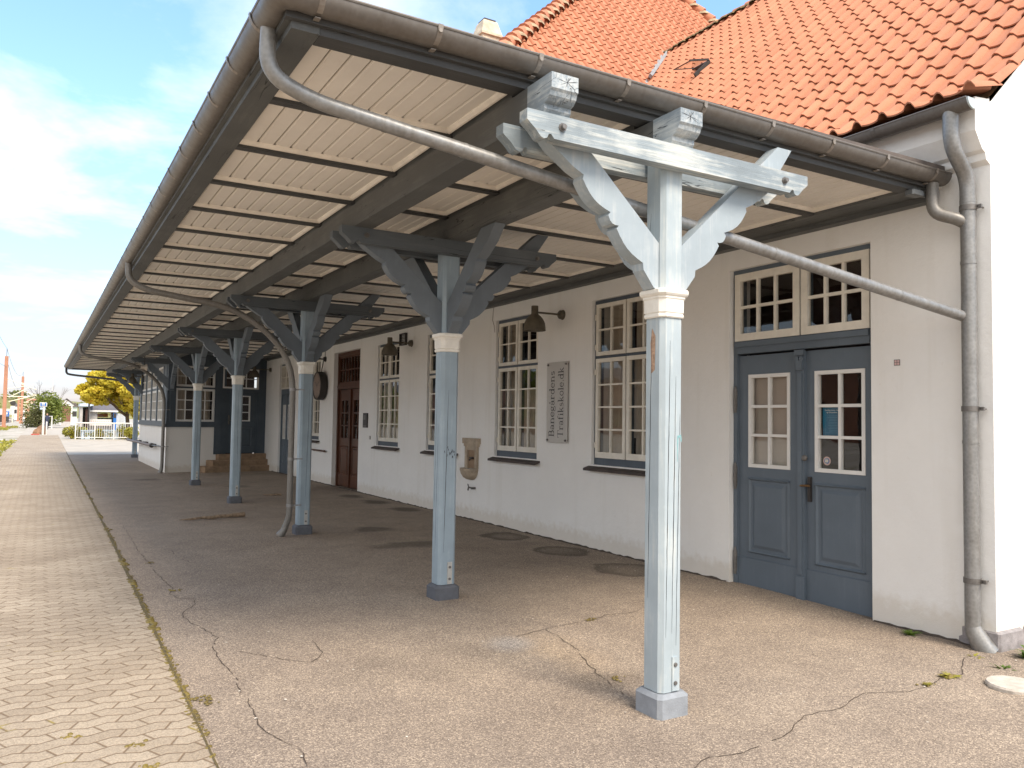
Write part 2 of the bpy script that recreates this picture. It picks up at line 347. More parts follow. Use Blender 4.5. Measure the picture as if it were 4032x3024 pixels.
def mk_paver():
    m,nt,bs=nodemat('interlocking_pavers')
    g=nt.nodes.new('ShaderNodeNewGeometry'); xyz=nt.nodes.new('ShaderNodeSeparateXYZ'); nt.links.new(g.outputs['Position'],xyz.inputs[0])
    L,H=.21,.112
    x=math_(nt,'DIVIDE',xyz.outputs[0],L); y=math_(nt,'DIVIDE',xyz.outputs[1],H)
    # bent long joints: a triangle wave along X lifts the course line
    tri=math_(nt,'PINGPONG',math_(nt,'ADD',x,.25),.5)
    y2=math_(nt,'ADD',y,math_(nt,'MULTIPLY',math_(nt,'SUBTRACT',tri,.25),.75))
    row=math_(nt,'FLOOR',y2); fy=math_(nt,'FRACT',y2)
    off=math_(nt,'MULTIPLY',math_(nt,'MODULO',row,2.0),.5)
    zig=math_(nt,'MULTIPLY',math_(nt,'SUBTRACT',fy,.5),math_(nt,'MULTIPLY',math_(nt,'SUBTRACT',math_(nt,'MODULO',math_(nt,'ABSOLUTE',row),2.0),.5),.42))
    x2=math_(nt,'ADD',math_(nt,'ADD',x,off),zig)
    col=math_(nt,'FLOOR',x2); fx=math_(nt,'FRACT',x2)
    dy=math_(nt,'MULTIPLY',math_(nt,'MINIMUM',fy,math_(nt,'SUBTRACT',1,fy)),H)
    dx=math_(nt,'MULTIPLY',math_(nt,'MINIMUM',fx,math_(nt,'SUBTRACT',1,fx)),L)
    d=math_(nt,'MINIMUM',dx,dy)
    v=geo(nt); n=tex(nt,'Noise',18,v,Detail=4); dj=math_(nt,'ADD',d,math_(nt,'MULTIPLY',math_(nt,'SUBTRACT',n.outputs[0],.5),.004))
    joint=ramp(nt,dj,[(.0025,g3(1)),(.0065,g3(0))])
    cv=nt.nodes.new('ShaderNodeCombineXYZ'); nt.links.new(row,cv.inputs[0]); nt.links.new(col,cv.inputs[1])
    wn=nt.nodes.new('ShaderNodeTexWhiteNoise'); nt.links.new(cv.outputs[0],wn.inputs['Vector'])
    base=ramp(nt,wn.outputs[0],[(0,(.325,.275,.215)),(1,(.40,.345,.275))])
    big=tex(nt,'Noise',.8,v,Detail=6); base=mix(nt,.8,base,ramp(nt,big.outputs[0],[(.3,(.80,.76,.72)),(.7,(1.1,1.08,1.05))]),'MULTIPLY')
    gr=tex(nt,'Voronoi',160,v); sg=nt.nodes.new('ShaderNodeSeparateColor'); nt.links.new(gr.outputs['Color'],sg.inputs[0])
    base=mix(nt,.55,base,ramp(nt,sg.outputs[0],[(0,(.6,.56,.5)),(.5,(1,1,1)),(1,(1.4,1.35,1.25))]),'MULTIPLY')
    moss=tex(nt,'Noise',3.2,v,Detail=3); mf=math_(nt,'MULTIPLY',ramp(nt,moss.outputs[0],[(.66,g3(0)),(.72,g3(1))]),ramp(nt,dj,[(.003,g3(1)),(.009,g3(0))]))
    c=mix(nt,math_(nt,'MULTIPLY',joint,.85),base,(.135,.085,.045)); c=mix(nt,mf,c,(.30,.24,.06))
    nt.links.new(c,bs.inputs['Base Color']); bs.inputs['Roughness'].default_value=.85; bs.inputs['Specular IOR Level'].default_value=.25
    bump(nt,bs,math_(nt,'SUBTRACT',1,joint),.5,.008); return m
PAVER=mk_paver()
def mk_gravel():
    m,nt,bs=nodemat('pale_gravel'); v=geo(nt)
    a=tex(nt,'Noise',.35,v,Detail=6); b=tex(nt,'Voronoi',14,v); s=nt.nodes.new('ShaderNodeSeparateColor'); nt.links.new(b.outputs['Color'],s.inputs[0])
    c=ramp(nt,a.outputs[0],[(.35,(.26,.25,.16)),(.48,(.42,.385,.33)),(.7,(.54,.50,.44))])
    c=mix(nt,.6,c,ramp(nt,s.outputs[0],[(0,(.6,.58,.55)),(1,(1.2,1.2,1.2))]),'MULTIPLY')
    nt.links.new(c,bs.inputs['Base Color']); bs.inputs['Roughness'].default_value=.95; bump(nt,bs,b.outputs[0],.5,.02); return m
GRAVEL=mk_gravel()
def sheet(name,xs,ys,zf,mat,kind='structure'):
    m=MB(); nx=len(ys[0]) if False else None
    rows=[]
    for y in ys:
        X=xs(y); rows.append([(x,y,zf(x,y)) for x in X])
    n=len(rows[0]); 
    for r in rows: m.v+=r
    for j in range(len(rows)-1):
        for i in range(n-1): m.f.append((j*n+i,j*n+i+1,(j+1)*n+i+1,(j+1)*n+i))
    o=m.build(name,mat,fix=False,smooth='all'); tag(o,kind=kind); return o
ys=[-8+.25*i for i in range(64)]+[8+1.0*i for i in range(62)]
sheet('platform_pavement',lambda y:[seam(y)-.03]+[seam(y)+.3+.3*i for i in range(42)],ys,lambda x,y:gz(x,y),ASPH)
sheet('brick_path',lambda y:[-9+(seam(y)+9)*i/4 for i in range(5)] if y<12 else [-1.25+(seam(y)+1.25)*i/4 for i in range(5)],[-8,0,6,11.99,12,30,50,73],lambda x,y:.006,PAVER)
CONC=simple('pale_concrete',(.40,.36,.30),.9,.18,.9,bumps=.2)
sheet('footpath',lambda y:[-1.3,1.4,5,9],[69.02,100,140],lambda x,y:.003,CONC)
sheet('concrete_apron',lambda y:[seam(y)+.01,3,6,9,12],[37.3,45,55,69.01],lambda x,y:.006,CONC)
sheet('gravel_bed',lambda y:[-700,-200,-60,-20,-8,0,8,20,60,200,700],[-60,-20,0,20,60,100,200,400,900],lambda x,y:-.10,GRAVEL)
# broken asphalt edge: cracks traced as narrow open joints
CRACKS=[[(1.109,13.119),(1.072,11.214),(1.073,10.227),(1.082,9.544),(1.088,8.852),(1.115,8.318),(1.124,8.074),(1.065,7.876),(1.099,7.644),(1.244,7.572),(1.197,7.358),(1.044,7.028),(1.058,6.763),(1.137,6.405),(1.167,6.169),(1.094,5.933),(1.087,5.725),(1.09,5.45),(1.101,5.125),(1.06,4.86),(1.082,4.759),(1.063,4.572),(1.038,4.353),(1.055,4.223),(1.094,4.065),(1.141,3.953),(1.143,3.827),(1.125,3.65)],
[(1.429,10.434),(1.399,9.953),(1.446,9.699),(1.492,9.456),(1.761,9.305),(1.987,9.111)],
[(1.759,5.77),(1.731,5.474),(1.684,5.374),(1.603,5.317),(1.535,5.372),(1.452,5.454),(1.2,5.8)],
[(3.073,5.243),(3.466,5.331),(3.618,5.363),(3.823,5.395),(3.931,5.387),(4.147,5.47),(4.342,5.446),(4.563,5.463),(5.015,5.451),(5.174,5.427),(5.31,5.473)],
[(3.466,5.331),(3.457,5.106),(3.416,4.817),(3.274,4.41),(3.22,4.135),(3.188,3.931)],
[(5.744,3.358),(5.403,3.174),(5.277,3.156),(5.18,3.19),(4.964,3.159),(4.802,3.166),(4.715,3.212),(4.53,3.294),(4.178,3.212),(3.904,3.223),(3.732,3.144),(3.521,3.059),(3.174,3.028),(2.982,3.063),(2.6,2.9)],
[(1.2,24),(1.9,22.5),(2.3,20.2),(2.9,19.6)],[(1.1,28),(2.0,27.6),(3.0,28.2)],[(1.0,20.3),(1.6,20.5),(2.6,20.2)]]
m=MB()
for c in CRACKS:
    P=[]
    for (a,b),(d,e) in zip(c,c[1:]):
        L=math.hypot(d-a,e-b); n=max(1,int(L/.06))
        for k in range(n): 
            t=k/n; j=.012 if L<3 else .03; P.append((a+(d-a)*t+random.uniform(-j,j),b+(e-b)*t+random.uniform(-j,j)))
    for k,((a,b),(d,e)) in enumerate(zip(P,P[1:])):
        L=math.hypot(d-a,e-b) or 1; nx,ny=-(e-b)/L,(d-a)/L; w0=random.uniform(.001,.0036) ; w1=random.uniform(.001,.0036)
        if random.random()<.1: continue
        m.quadf([(a-nx*w0,b-ny*w0,gz(a,b)+.004),(a+nx*w0,b+ny*w0,gz(a,b)+.004),(d+nx*w1,e+ny*w1,gz(d,e)+.004),(d-nx*w1,e-ny*w1,gz(d,e)+.004)])
tag(m.build('pavement_cracks',simple('crack_dark',(.06,.042,.03),.95,.3,10,bumps=0),fix=False),kind='structure')
# moss and soil in the joint between bricks and asphalt
m=MB(); y=2.2
while y<30:
    x=seam(y); n=noise.noise(Vector((y*1.7,0,0)))
    if n>-.25 and y>4.3 or random.random()<.15:
        for _ in range(3):
            px=x+random.gauss(0,.012); py=y+random.uniform(-.03,.03); r=random.uniform(.008,.022)*(1.3 if n>.2 else .8)
            m.lathe([(r,0),(r*.8,r*.35),(0.0005,r*.5)],(px,py,.004),seg=6)
    y+=.028 if y<12 else .07
for cx,cy in [(.30,3.95),(.5,4.05),(-.1,4.2),(.45,4.35),(.2,4.6),(.86,4.88),(.87,4.8),(1.12,8.0),(1.08,9.6),(3.95,5.4),(3.32,4.25),(5.27,3.18),(4.99,3.17)]:
    for _ in range(10):
        px=cx+random.gauss(0,.03); py=cy+random.gauss(0,.02); r=random.uniform(.006,.015); m.lathe([(r,0),(r*.8,r*.4),(0.0005,r*.6)],(px,py,gz(px,py)+.006),seg=5)
tag(m.build('moss_in_joints',L_MOSS,smooth='all'),'thin yellow-green moss filling the joint between pavers and asphalt','moss',kind='stuff')
m=MB(); y=-4
while y<40:
    x=seam(y); w=.006+.012*smoothst((y-4.5)/3)*random.uniform(.6,1.2); m.quadf([(x-w,y,.0105),(x+w*.6,y,.0105),(x+w*.6,y+.1,.0105),(x-w,y+.1,.0105)]); y+=.1
tag(m.build('path_joint',simple('soil_joint',(.10,.075,.03),.95,.4,25,bumps=0),fix=False),kind='structure')
# loose pale grit on the asphalt
m=MB()
for _ in range(420):
    x=random.uniform(1,6.05); y=random.choice([random.uniform(2.2,9),random.uniform(2.2,24)]); r=random.uniform(.003,.010); z=gz(x,y)
    if random.random()<.5: x=6.05-abs(random.gauss(0,.25))
    a=random.uniform(0,PI); P=[]
    for k in range(5): P.append((x+math.cos(a+k*1.256)*r*random.uniform(.5,1.3),y+math.sin(a+k*1.256)*r*random.uniform(.5,1.3),z+.004+random.uniform(0,.004)))
    m.quadf(P)
tag(m.build('loose_grit',simple('pale_grit',(.55,.5,.43),.9,.4,30,bumps=0),fix=False),'pale chips of grit and leaf litter scattered on the asphalt','grit',kind='stuff')
# ================================================================ BUILDING
W=6.12
bld=thing('station_building',(W,12,0),'white rendered station building with red tiled roofs, blue doors and many-paned windows','building')
# facade frames: a along the wall, d into the wall
def TW(a,d,z): return (W+d,a,z)                 # main wall, a = Y
NX,NY=3.12,24.84; fa=math.atan2(25.75-NY,W-NX); FC,FS=math.cos(fa),math.sin(fa)
def TB(a,d,z): return (NX+a*FC-d*FS,NY+a*FS+d*FC,z)   # oblique bay front
def TS(a,d,z): return (NX+.01+d,NY+a,z)         # bay side, a = distance from near corner
def wallgrid(T,a0,a1,z0,z1,holes,dep):
    m=MB(); A=sorted({a0,a1,*[h[0] for h in holes],*[h[1] for h in holes]}); Zs=sorted({z0,z1,*[h[2] for h in holes],*[h[3] for h in holes]})
    for i in range(len(A)-1):
        for j in range(len(Zs)-1):
            ca,cz=(A[i]+A[i+1])/2,(Zs[j]+Zs[j+1])/2
            if any(h[0]<ca<h[1] and h[2]<cz<h[3] for h in holes): continue
            m.quadf([T(A[i],0,Zs[j]),T(A[i+1],0,Zs[j]),T(A[i+1],0,Zs[j+1]),T(A[i],0,Zs[j+1])])
    for h in holes:
        a,b,c,d=h
        m.quadf([T(a,0,c),T(a,dep,c),T(a,dep,d),T(a,0,d)]); m.quadf([T(b,0,c),T(b,0,d),T(b,dep,d),T(b,dep,c)])
        m.quadf([T(a,0,d),T(a,dep,d),T(b,dep,d),T(b,0,d)]); m.quadf([T(a,0,c),T(b,0,c),T(b,dep,c),T(a,dep,c)])
    return m
D1=(4.36,6.0,-.12,3.2); WINS=[(7.08,8.40),(9.71,10.95),(12.29,13.53),(14.86,16.06),(20.10,21.30)]; BD=(17.15,19.0,-.1,3.2); D2=(22.95,24.12,-.1,3.2)
holes=[D1,BD,D2]+[(a,b,1.07,3.18) for a,b in WINS]
wallgrid(TW,3.34,25.9,-.2,4.11,holes,.3).build('wall',PLASTER,bld,fix=False)
# upper wall of the central block, gable wall, rear walls
m=MB(); m.quadf([(W+.002,11.6,4.11),(W+.002,26,4.11),(W+.002,26,7.1),(W+.002,11.6,7.1)]); m.quadf([(W,11.75,4.2),(18.7,11.75,4.2),(18.7,11.75,7.1),(W,11.75,7.1)])
m.quadf([(18.7,11.75,-.1),(18.7,26,-.1),(18.7,26,7.1),(18.7,11.75,7.1)]); m.quadf([(W,26,-.1),(18.7,26,-.1),(18.7,26,7.1),(W,26,7.1)])
m.build('upper_wall',PLASTER_W,bld,fix=False)
m=MB(); m.quadf([(W,3.34,-.02),(18.3,3.34,-.02),(18.3,3.34,4.2),(17.9,3.34,4.3),(12.2,3.34,10.11),(6.62,3.34,4.53),(6.40,3.34,4.33),(6.14,3.34,4.09),(W,3.34,4.08)])
m.quadf([(18.3,3.34,-.1),(18.3,3.34,4.2),(18.3,11.75,4.2),(18.3,11.75,-.1)])
m.build('gable_wall',PLASTER_W,bld,fix=False)
# dark rooms behind the glass
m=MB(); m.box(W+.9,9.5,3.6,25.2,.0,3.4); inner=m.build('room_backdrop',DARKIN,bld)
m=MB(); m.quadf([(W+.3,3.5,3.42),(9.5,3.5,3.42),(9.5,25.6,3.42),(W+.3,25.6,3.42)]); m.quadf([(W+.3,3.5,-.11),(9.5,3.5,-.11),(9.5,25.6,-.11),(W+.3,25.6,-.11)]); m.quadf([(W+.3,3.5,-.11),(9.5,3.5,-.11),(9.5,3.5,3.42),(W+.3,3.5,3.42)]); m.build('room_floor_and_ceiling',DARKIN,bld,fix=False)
# plinth stones at the gable corner
for i,(x0,x1,h) in enumerate([(W-.01,W+.33,.16),(W+.36,W+.43,.17),(W+.46,W+.95,.2),(W+.98,W+1.5,.2),(W+1.53,W+2.1,.2),(W+2.13,W+2.8,.2)]):
    m=MB(); m.bbox(x0,x1,3.31,3.6,-.14,h-.05,.015); m.build('plinth_stone',GRANITE,bld)
m=MB(); m.bbox(W-.012,W+.08,3.34,3.62,-.14,.03,.012); m.build('plinth_stone',GRANITE,bld)
# cornice under the eaves with its return at the gable
prof=[(0,3.60),(-.05,3.63),(-.06,3.68),(-.10,3.70),(-.17,3.80),(-.19,3.83),(-.19,4.08),(0,4.10)]
m=MB(); m.prism(prof,3.342,11.7,lambda p,q,a:(W+p,a,q)); m.build('cornice',PLASTER_W,bld)
def sash(parent,T,a0,a1,z0,z1,cols,rows,d=.06,fw=.05,mw=.022,mat=W_WHITE,th=.045,bot=None,name='sash'):
    m=MB(); bw=bot or fw
    m.box(a0,a0+fw,d,d+th,z0,z1,T); m.box(a1-fw,a1,d,d+th,z0,z1,T); m.box(a0+fw,a1-fw,d,d+th,z0,z0+bw,T); m.box(a0+fw,a1-fw,d,d+th,z1-fw,z1,T)
    A0,A1,Z0,Z1=a0+fw,a1-fw,z0+bw,z1-fw
    for c in range(1,cols):
        x=A0+(A1-A0)*c/cols; m.box(x-mw/2,x+mw/2,d+.006,d+th-.006,Z0,Z1,T)
    for r in range(1,rows):
        z=Z0+(Z1-Z0)*r/rows; m.box(A0,A1,d+.009,d+th-.009,z-mw/2,z+mw/2,T)
    s=m.build(name,mat,parent)
    return s,(A0,A1,Z0,Z1,d+th*.6)
def pane(parent,T,A):
    A0,A1,Z0,Z1,d=A; m=MB(); m.quadf([T(A0,d,Z0),T(A1,d,Z0),T(A1,d,Z1),T(A0,d,Z1)]); return m.build('pane',GLASS,parent,fix=False)
def curtain(parent,T,a0,a1,z0,z1,d,mat=CURT,amp=.03,n=None):
    m=MB(); n=n or int((a1-a0)/.02); n=max(n,6)
    for i in range(n+1):
        a=a0+(a1-a0)*i/n; dd=d+amp*math.sin(i*1.1+math.sin(i*.37)*1.5); m.v+=[T(a,dd,z0),T(a,dd,z1)]
        if i: k=len(m.v); m.f.append((k-4,k-2,k-1,k-3))
    return m.build('curtain',mat,parent,smooth='all',fix=False)
def window(a0,a1,z0,z1,T=TW,split=2.455,cfg='sides'):
    fr=MB(); f=.055; mid=(a0+a1)/2
    fr.box(a0,a0+f,.05,.15,z0,z1,T); fr.box(a1-f,a1,.05,.15,z0,z1,T); fr.box(a0+f,a1-f,.05,.15,z1-f-.01,z1,T); fr.box(a0+f,a1-f,.045,.15,z0,z0+.085,T)
    fr.box(mid-.02,mid+.02,.048,.15,z0+.085,z1-f-.01,T); fr.box(a0+f,mid-.02,.052,.15,split-.035,split+.005,T); fr.box(mid+.02,a1-f,.052,.15,split-.035,split+.005,T)
    w=fr.build('window',W_FRAME,bld)
    for p,q in ((a0+f-.012,mid-.012),(mid+.012,a1-f+.012)):
        s,A=sash(w,T,p,q,split+.008,z1-f+.002,2,2,d=.03,fw=.05); pane(w,T,A)
        s,A=sash(w,T,p,q,z0+.09,split-.03,2,4,d=.03,fw=.05,bot=.075); pane(w,T,A)
        for hz in (z0+.25,split-.2,split+.12,z1-.22):
            hg=MB(); e=p if p<mid-.1 else q; hg.box(e-.02,e+.012,.018,.03,hz-.035,hz+.035,T); hg.build('hinge',W_WHITE,w)
    sl=MB(); P=[(-.09,z0-.045),(.05,z0+.0),(.05,z0-.03),(-.09,z0-.075)]
    sl.prism(P,a0-.09,a1+.05,lambda d,z,a:T(a,d,z)); sl.build('sill',simple('sill_slate',(.06,.045,.04),.7,.3,10) if 'sill_slate' not in MATS else MATS['sill_slate'],w)
    if cfg=='full':
        curtain(w,T,a0+.03,a0+.26,z0,z1,.28); curtain(w,T,mid-.16,mid+.10,z0,z1,.30); curtain(w,T,a1-.30,a1-.03,z0,z1,.28)
        curtain(w,T,a0+.1,a1-.1,z0+.35,split,.42,CURTW,.01)
    else:
        curtain(w,T,a0+.03,a0+.22,z0,z1,.28); curtain(w,T,a1-.22,a1-.03,z0,z1,.28); curtain(w,T,a0+.05,a1-.05,z0+.05,z0+1.05,.36,CURT,.008)
    return w
for i,(a,b) in enumerate(WINS): window(a,b,1.07,3.18,cfg='full' if i in(0,) else 'sides')
def leaf(parent,T,a0,a1,z0,z1,glass,panels,mat,d=.08,cols=2,rows=3,wmat=W_WHITE2,pl=True,kick=.3):
    "door leaf with glazed opening, panelled lower half"
    g0,g1,h0,h1=glass; m=MB(); th=.05
    m.box(a0,g0,d,d+th,z0,z1,T); m.box(g1,a1,d,d+th,z0,z1,T); m.box(g0,g1,d,d+th,h1,z1,T); m.box(g0,g1,d,d+th,z0,h0,T)
    lf=m.build('leaf',mat,parent)
    s,A=sash(lf,T,g0-.005,g1+.005,h0-.005,h1+.005,cols,rows,d=d-.008,fw=.035,mw=.028,mat=wmat,th=.05,name='glazing_bars'); pane(lf,T,A)
    for p0,p1,q0,q1 in panels:
        m=MB()
        w=.035                     # moulded frame, then a raised field
        for (x0,x1,y0,y1) in ((p0,p1,q0,q0+w),(p0,p1,q1-w,q1)): m.prism([(d,y0),(d-.02,(y0+y1)/2),(d,y1)],x0,x1,lambda dd,z,a:T(a,dd,z))
        for (x0,x1) in ((p0,p0+w),(p1-w,p1)): m.prism([(x0,d),((x0+x1)/2,d-.018),(x1,d)],q0+w*.5,q1-w*.5,lambda a,dd,z:T(a,dd,z))
        i0=len(m.v); o=w+.02; b=.035
        A=[(p0+o,q0+o),(p1-o,q0+o),(p1-o,q1-o),(p0+o,q1-o)]; B=[(p0+o+b,q0+o+b),(p1-o-b,q0+o+b),(p1-o-b,q1-o-b),(p0+o+b,q1-o-b)]
        m.v+=[T(a,d+.001,z) for a,z in A]+[T(a,d-.014,z) for a,z in B]
        for k in range(4): m.f.append((i0+k,i0+(k+1)%4,i0+4+(k+1)%4,i0+4+k))
        m.f.append((i0+4,i0+5,i0+6,i0+7)); m.build('panel',mat,lf)
    if kick:
        m=MB(); m.box(a0+.005,a1-.005,d-.012,d,z0+.005,z0+kick,T); m.build('kick_board',mat,lf)
    return lf
# ---- near double door
fr=MB(); f=.05
fr.box(4.36,4.36+f,.06,.2,-.1,3.2,TW); fr.box(6.0-f,6.0,.06,.2,-.1,3.2,TW); fr.box(4.41,5.95,.06,.2,3.14,3.2,TW)
fr.box(4.41,5.95,.05,.2,2.33,2.47,TW); fr.box(4.41,5.95,.03,.05,2.40,2.45,TW); fr.box(5.115,5.155,.055,.2,2.47,3.14,TW)
dr=fr.build('double_door',W_DOOR,bld)
for p,q in ((4.40,5.125),(5.145,5.96)):
    s,A=sash(dr,TW,p,q,2.46,3.15,3,2,d=.035,fw=.075,mw=.03,mat=W_WHITE); pane(dr,TW,A)
l1=leaf(dr,TW,5.15,5.955,-.03,2.31,(5.30,5.815,1.185,2.11),[(5.30,5.82,.32,1.08)],W_DOOR,d=.09)
l2=leaf(dr,TW,4.405,5.12,-.03,2.31,(4.485,5.005,1.185,2.11),[(4.485,5.01,.32,1.08)],W_DOOR,d=.09)
m=MB(); m.box(5.105,5.19,.055,.092,-.03,2.31,TW); m.box(5.125,5.17,.04,.056,.22,2.10,TW); m.box(5.10,5.195,.04,.06,-.03,.2,TW); m.box(5.095,5.20,.03,.06,2.27,2.32,TW); m.build('cover_strip',W_DOOR,dr)
m=MB()
for sgn in (-1,1):     # little ionic capital
    m.lathe([(.0,0),(.022,0),(.022,.03),(.012,.03),(.012,.035),(.0,.035)],(W+.028-.0,5.1475+sgn*.026,2.235),axis='x',seg=14)
m.prism([(5.118,2.13),(5.177,2.13),(5.185,2.22),(5.11,2.22)],.03,.056,lambda a,z,d:TW(a,d,z)); m.build('carved_capital',W_DOOR,dr)
m=MB(); m.box(5.045,5.082,.07,.09,.90,1.13,TW); m.box(5.05,5.078,.065,.071,.92,1.11,TW); m.build('lock_plate',DARKMETAL,l2)
m=MB(); m.tube([TW(5.063,.07,1.05),TW(5.063,.03,1.05)],.011,8); m.tube([TW(5.02,.03,1.048),TW(5.063,.03,1.05),TW(5.135,.033,1.045)],[.006,.012,.009],8); m.build('handle',BRASS,l2,smooth=True)
m=MB(); m.lathe([(.0,-.015),(.02,-.014),(.028,-.006),(.03,0.005)],TW(5.10,.05,1.304),axis='x',seg=16); m.build('cylinder_lock',IRON,l2,smooth=True)
for lf,a in ((l1,5.965),(l2,4.395)):
    for hz in (1.86,1.08,.22):
        m=MB(); m.tube([TW(a,.05,hz-.13),TW(a,.05,hz),TW(a,.05,hz+.11),TW(a,.05,hz+.145)],[.014,.016,.016,.004],8); m.box(a-.02,a+.02,.05,.06,hz-.1,hz+.1,TW); m.build('hinge',IRON if a>5 else W_DOOR,lf,smooth=True)
m=MB(); m.box(4.40,5.96,-.03,.2,-.09,-.035,TW); m.build('threshold',STONE,dr)
m=MB(); m.quadf([TW(5.27,.17,1.15),TW(5.85,.17,1.15),TW(5.85,.17,2.15),TW(5.27,.17,2.15)]); b_=m.build('blind',CURTW,l1,fix=False); tag(b_,label='pale blind behind the glass')
# poster and round sticker inside the glass
pt=MB(); y1,y0,z0,z1=4.955,4.775,1.515,1.79
pt.box(y0,y1,.128,.131,z0,z1,TW); po=pt.build('poster',POSTER,loc=TW((y0+y1)/2,.13,z0)); tag(po,'blue notice sheet taped behind a middle pane of the near double door','poster')
def text(s,size,mat,parent,M,name='lettering',align='CENTER',ext=.001,bold=0):
    cu=bpy.data.curves.new(name,'FONT'); cu.body=s; cu.size=size; cu.extrude=ext; cu.align_x=align; cu.offset=bold
    t=bpy.data.objects.new(name,cu); COL.objects.link(t)
    me=bpy.data.meshes.new_from_object(t); bpy.data.objects.remove(t); bpy.data.curves.remove(cu)
    for v in me.vertices: v.co=Vector(M(*v.co))-(WORG[parent.name] if parent else Vector())
    o=bpy.data.objects.new(name,me); COL.objects.link(o); me.materials.clear(); me.materials.append(mat)
    if parent: o.parent=parent
    WORG[o.name]=WORG[parent.name] if parent else Vector()
    return o
PM=lambda zc:(lambda x,y,z:TW((y0+y1)/2-.01-x,.1265-z,zc+y))
text('Forebyg smitte med',.019,POSTERW,po,PM(1.745),name='heading'); text('ny coronavirus',.019,POSTERW,po,PM(1.725),name='heading')
m=MB()
for k in range(11): m.box(y0+.02,y1-.045-random.uniform(0,.03),.1262,.1275,1.70-.0145*k-.0035,1.70-.0145*k,TW)
m.box(y0+.004,y1-.03,.1262,.1275,1.541,1.5435,TW); m.box(y1-.028,y1-.026,.1262,.1275,1.52,1.79,TW); m.build('printed_lines',POSTERL,po)
st=MB(); st.lathe([(0.0005,0),(.040,0),(.040,.002),(0.0005,.002)],TW(4.91,.126,1.285),axis='x',seg=28)
so=st.build('round_sticker',STKR,loc=TW(4.91,.126,1.285)); tag(so,'small round pink and blue sticker low on the near door glass','sticker')
m=MB(); m.lathe([(0.0005,0),(.028,0),(.028,.001),(0.0005,.001)],TW(4.91,.1245,1.285),axis='x',seg=24); m.build('blue_disc',BLUEP,so)
m=MB(); m.box(4.893,4.927,.1215,.1235,1.272,1.298,TW); m.box(4.897,4.923,.1215,.1235,1.302,1.306,TW); m.box(4.905,4.925,.1215,.1235,1.262,1.266,TW); m.build('badge_front',WHITEP,so)
# ---- brown double door
fr=MB(); a0,a1=17.15,19.0
fr.box(a0,a0+.07,.10,.25,0,3.2,TW); fr.box(a1-.07,a1,.10,.25,0,3.2,TW); fr.box(a0+.07,a1-.07,.10,.25,3.12,3.2,TW); fr.box(a0+.07,a1-.07,.09,.25,2.32,2.44,TW); fr.box(a0+.07,a1-.07,.07,.1,2.36,2.40,TW)
bd=fr.build('brown_double_door',W_BROWN,bld)
s,A=sash(bd,TW,a0+.07,a1-.07,2.44,3.12,8,2,d=.12,fw=.05,mw=.03,mat=W_BROWN); pane(bd,TW,A)
mid=(a0+a1)/2
leaf(bd,TW,mid+.01,a1-.07,.02,2.31,(mid+.16,a1-.21,1.13,2.08),[(mid+.15,a1-.20,.28,.98)],W_BROWN,d=.14,wmat=W_BROWN)
leaf(bd,TW,a0+.07,mid-.01,.02,2.31,(a0+.21,mid-.16,1.13,2.08),[(a0+.20,mid-.15,.28,.98)],W_BROWN,d=.14,wmat=W_BROWN)
m=MB(); m.box(mid-.04,mid+.04,.10,.14,.02,2.31,TW); m.build('cover_strip',W_BROWN,bd)
# ---- blue door near the bay
fr=MB(); a0,a1=22.95,24.12
fr.box(a0,a0+.05,.06,.2,0,3.2,TW); fr.box(a1-.05,a1,.06,.2,0,3.2,TW); fr.box(a0+.05,a1-.05,.06,.2,3.14,3.2,TW); fr.box(a0+.05,a1-.05,.05,.2,2.30,2.46,TW)
bd2=fr.build('narrow_double_door',W_DOOR,bld); mid=(a0+a1)/2
for p,q in ((a0+.04,mid),(mid,a1-.04)):
    s,A=sash(bd2,TW,p,q,2.46,3.15,3,2,d=.035,fw=.05,mw=.025,mat=W_WHITE); pane(bd2,TW,A)
    leaf(bd2,TW,p+.005,q-.005,.0,2.29,(p+.14,q-.12,1.0,2.0),[(p+.13,q-.11,.25,.85)],W_DOOR,d=.09,cols=2,rows=3)
# ---- bay (timber bay with white base)
bay=MB(); 
wallgrid(TB,0,3.02,-.1,1.31,[],.2); 
m=wallgrid(TB,0,1.56,-.1,1.31,[],.2); q=wallgrid(TS,0,7.2,-.1,1.31,[],.2); o=len(m.v); m.v+=q.v; m.f+=[tuple(i+o for i in f_) for f_ in q.f]
m.quadf([(NX+.01,NY+7.2,-.1),(W,NY+7.2,-.1),(W,NY+7.2,3.45),(NX+.01,NY+7.2,3.45)])
by=m.build('bay_base_wall',PLASTER_W,bld,fix=False)
m=MB(); m.box(-.05,1.62,-.05,.05,1.31,1.40,TB); m.box(-.02,1.60,-.03,.05,1.40,1.47,TB); m.box(-.03,7.25,-.05,.05,1.31,1.40,TS); m.box(.0,7.23,-.03,.05,1.40,1.47,TS); m.build('sill_band',W_ANNEX,bld)
m=MB(); m.box(0,.245,-.02,.10,1.47,3.46,TB); m.box(1.44,1.66,-.025,.10,.5,3.46,TB); m.box(.245,1.44,-.01,.1,3.10,3.46,TB); m.box(.245,1.44,.0,.1,2.44,2.49,TB)
m.box(2.87,3.135,.0,.1,.5,3.46,TB); m.box(1.66,1.80,.0,.1,.5,3.46,TB); m.box(1.80,2.87,.0,.1,3.12,3.46,TB); m.box(1.80,2.87,-.01,.1,2.40,2.49,TB)
m.build('bay_timber_front',W_ANNEX,bld)
wb=MB(); wb.box(.24,1.445,.11,.14,1.44,3.1,TB); 
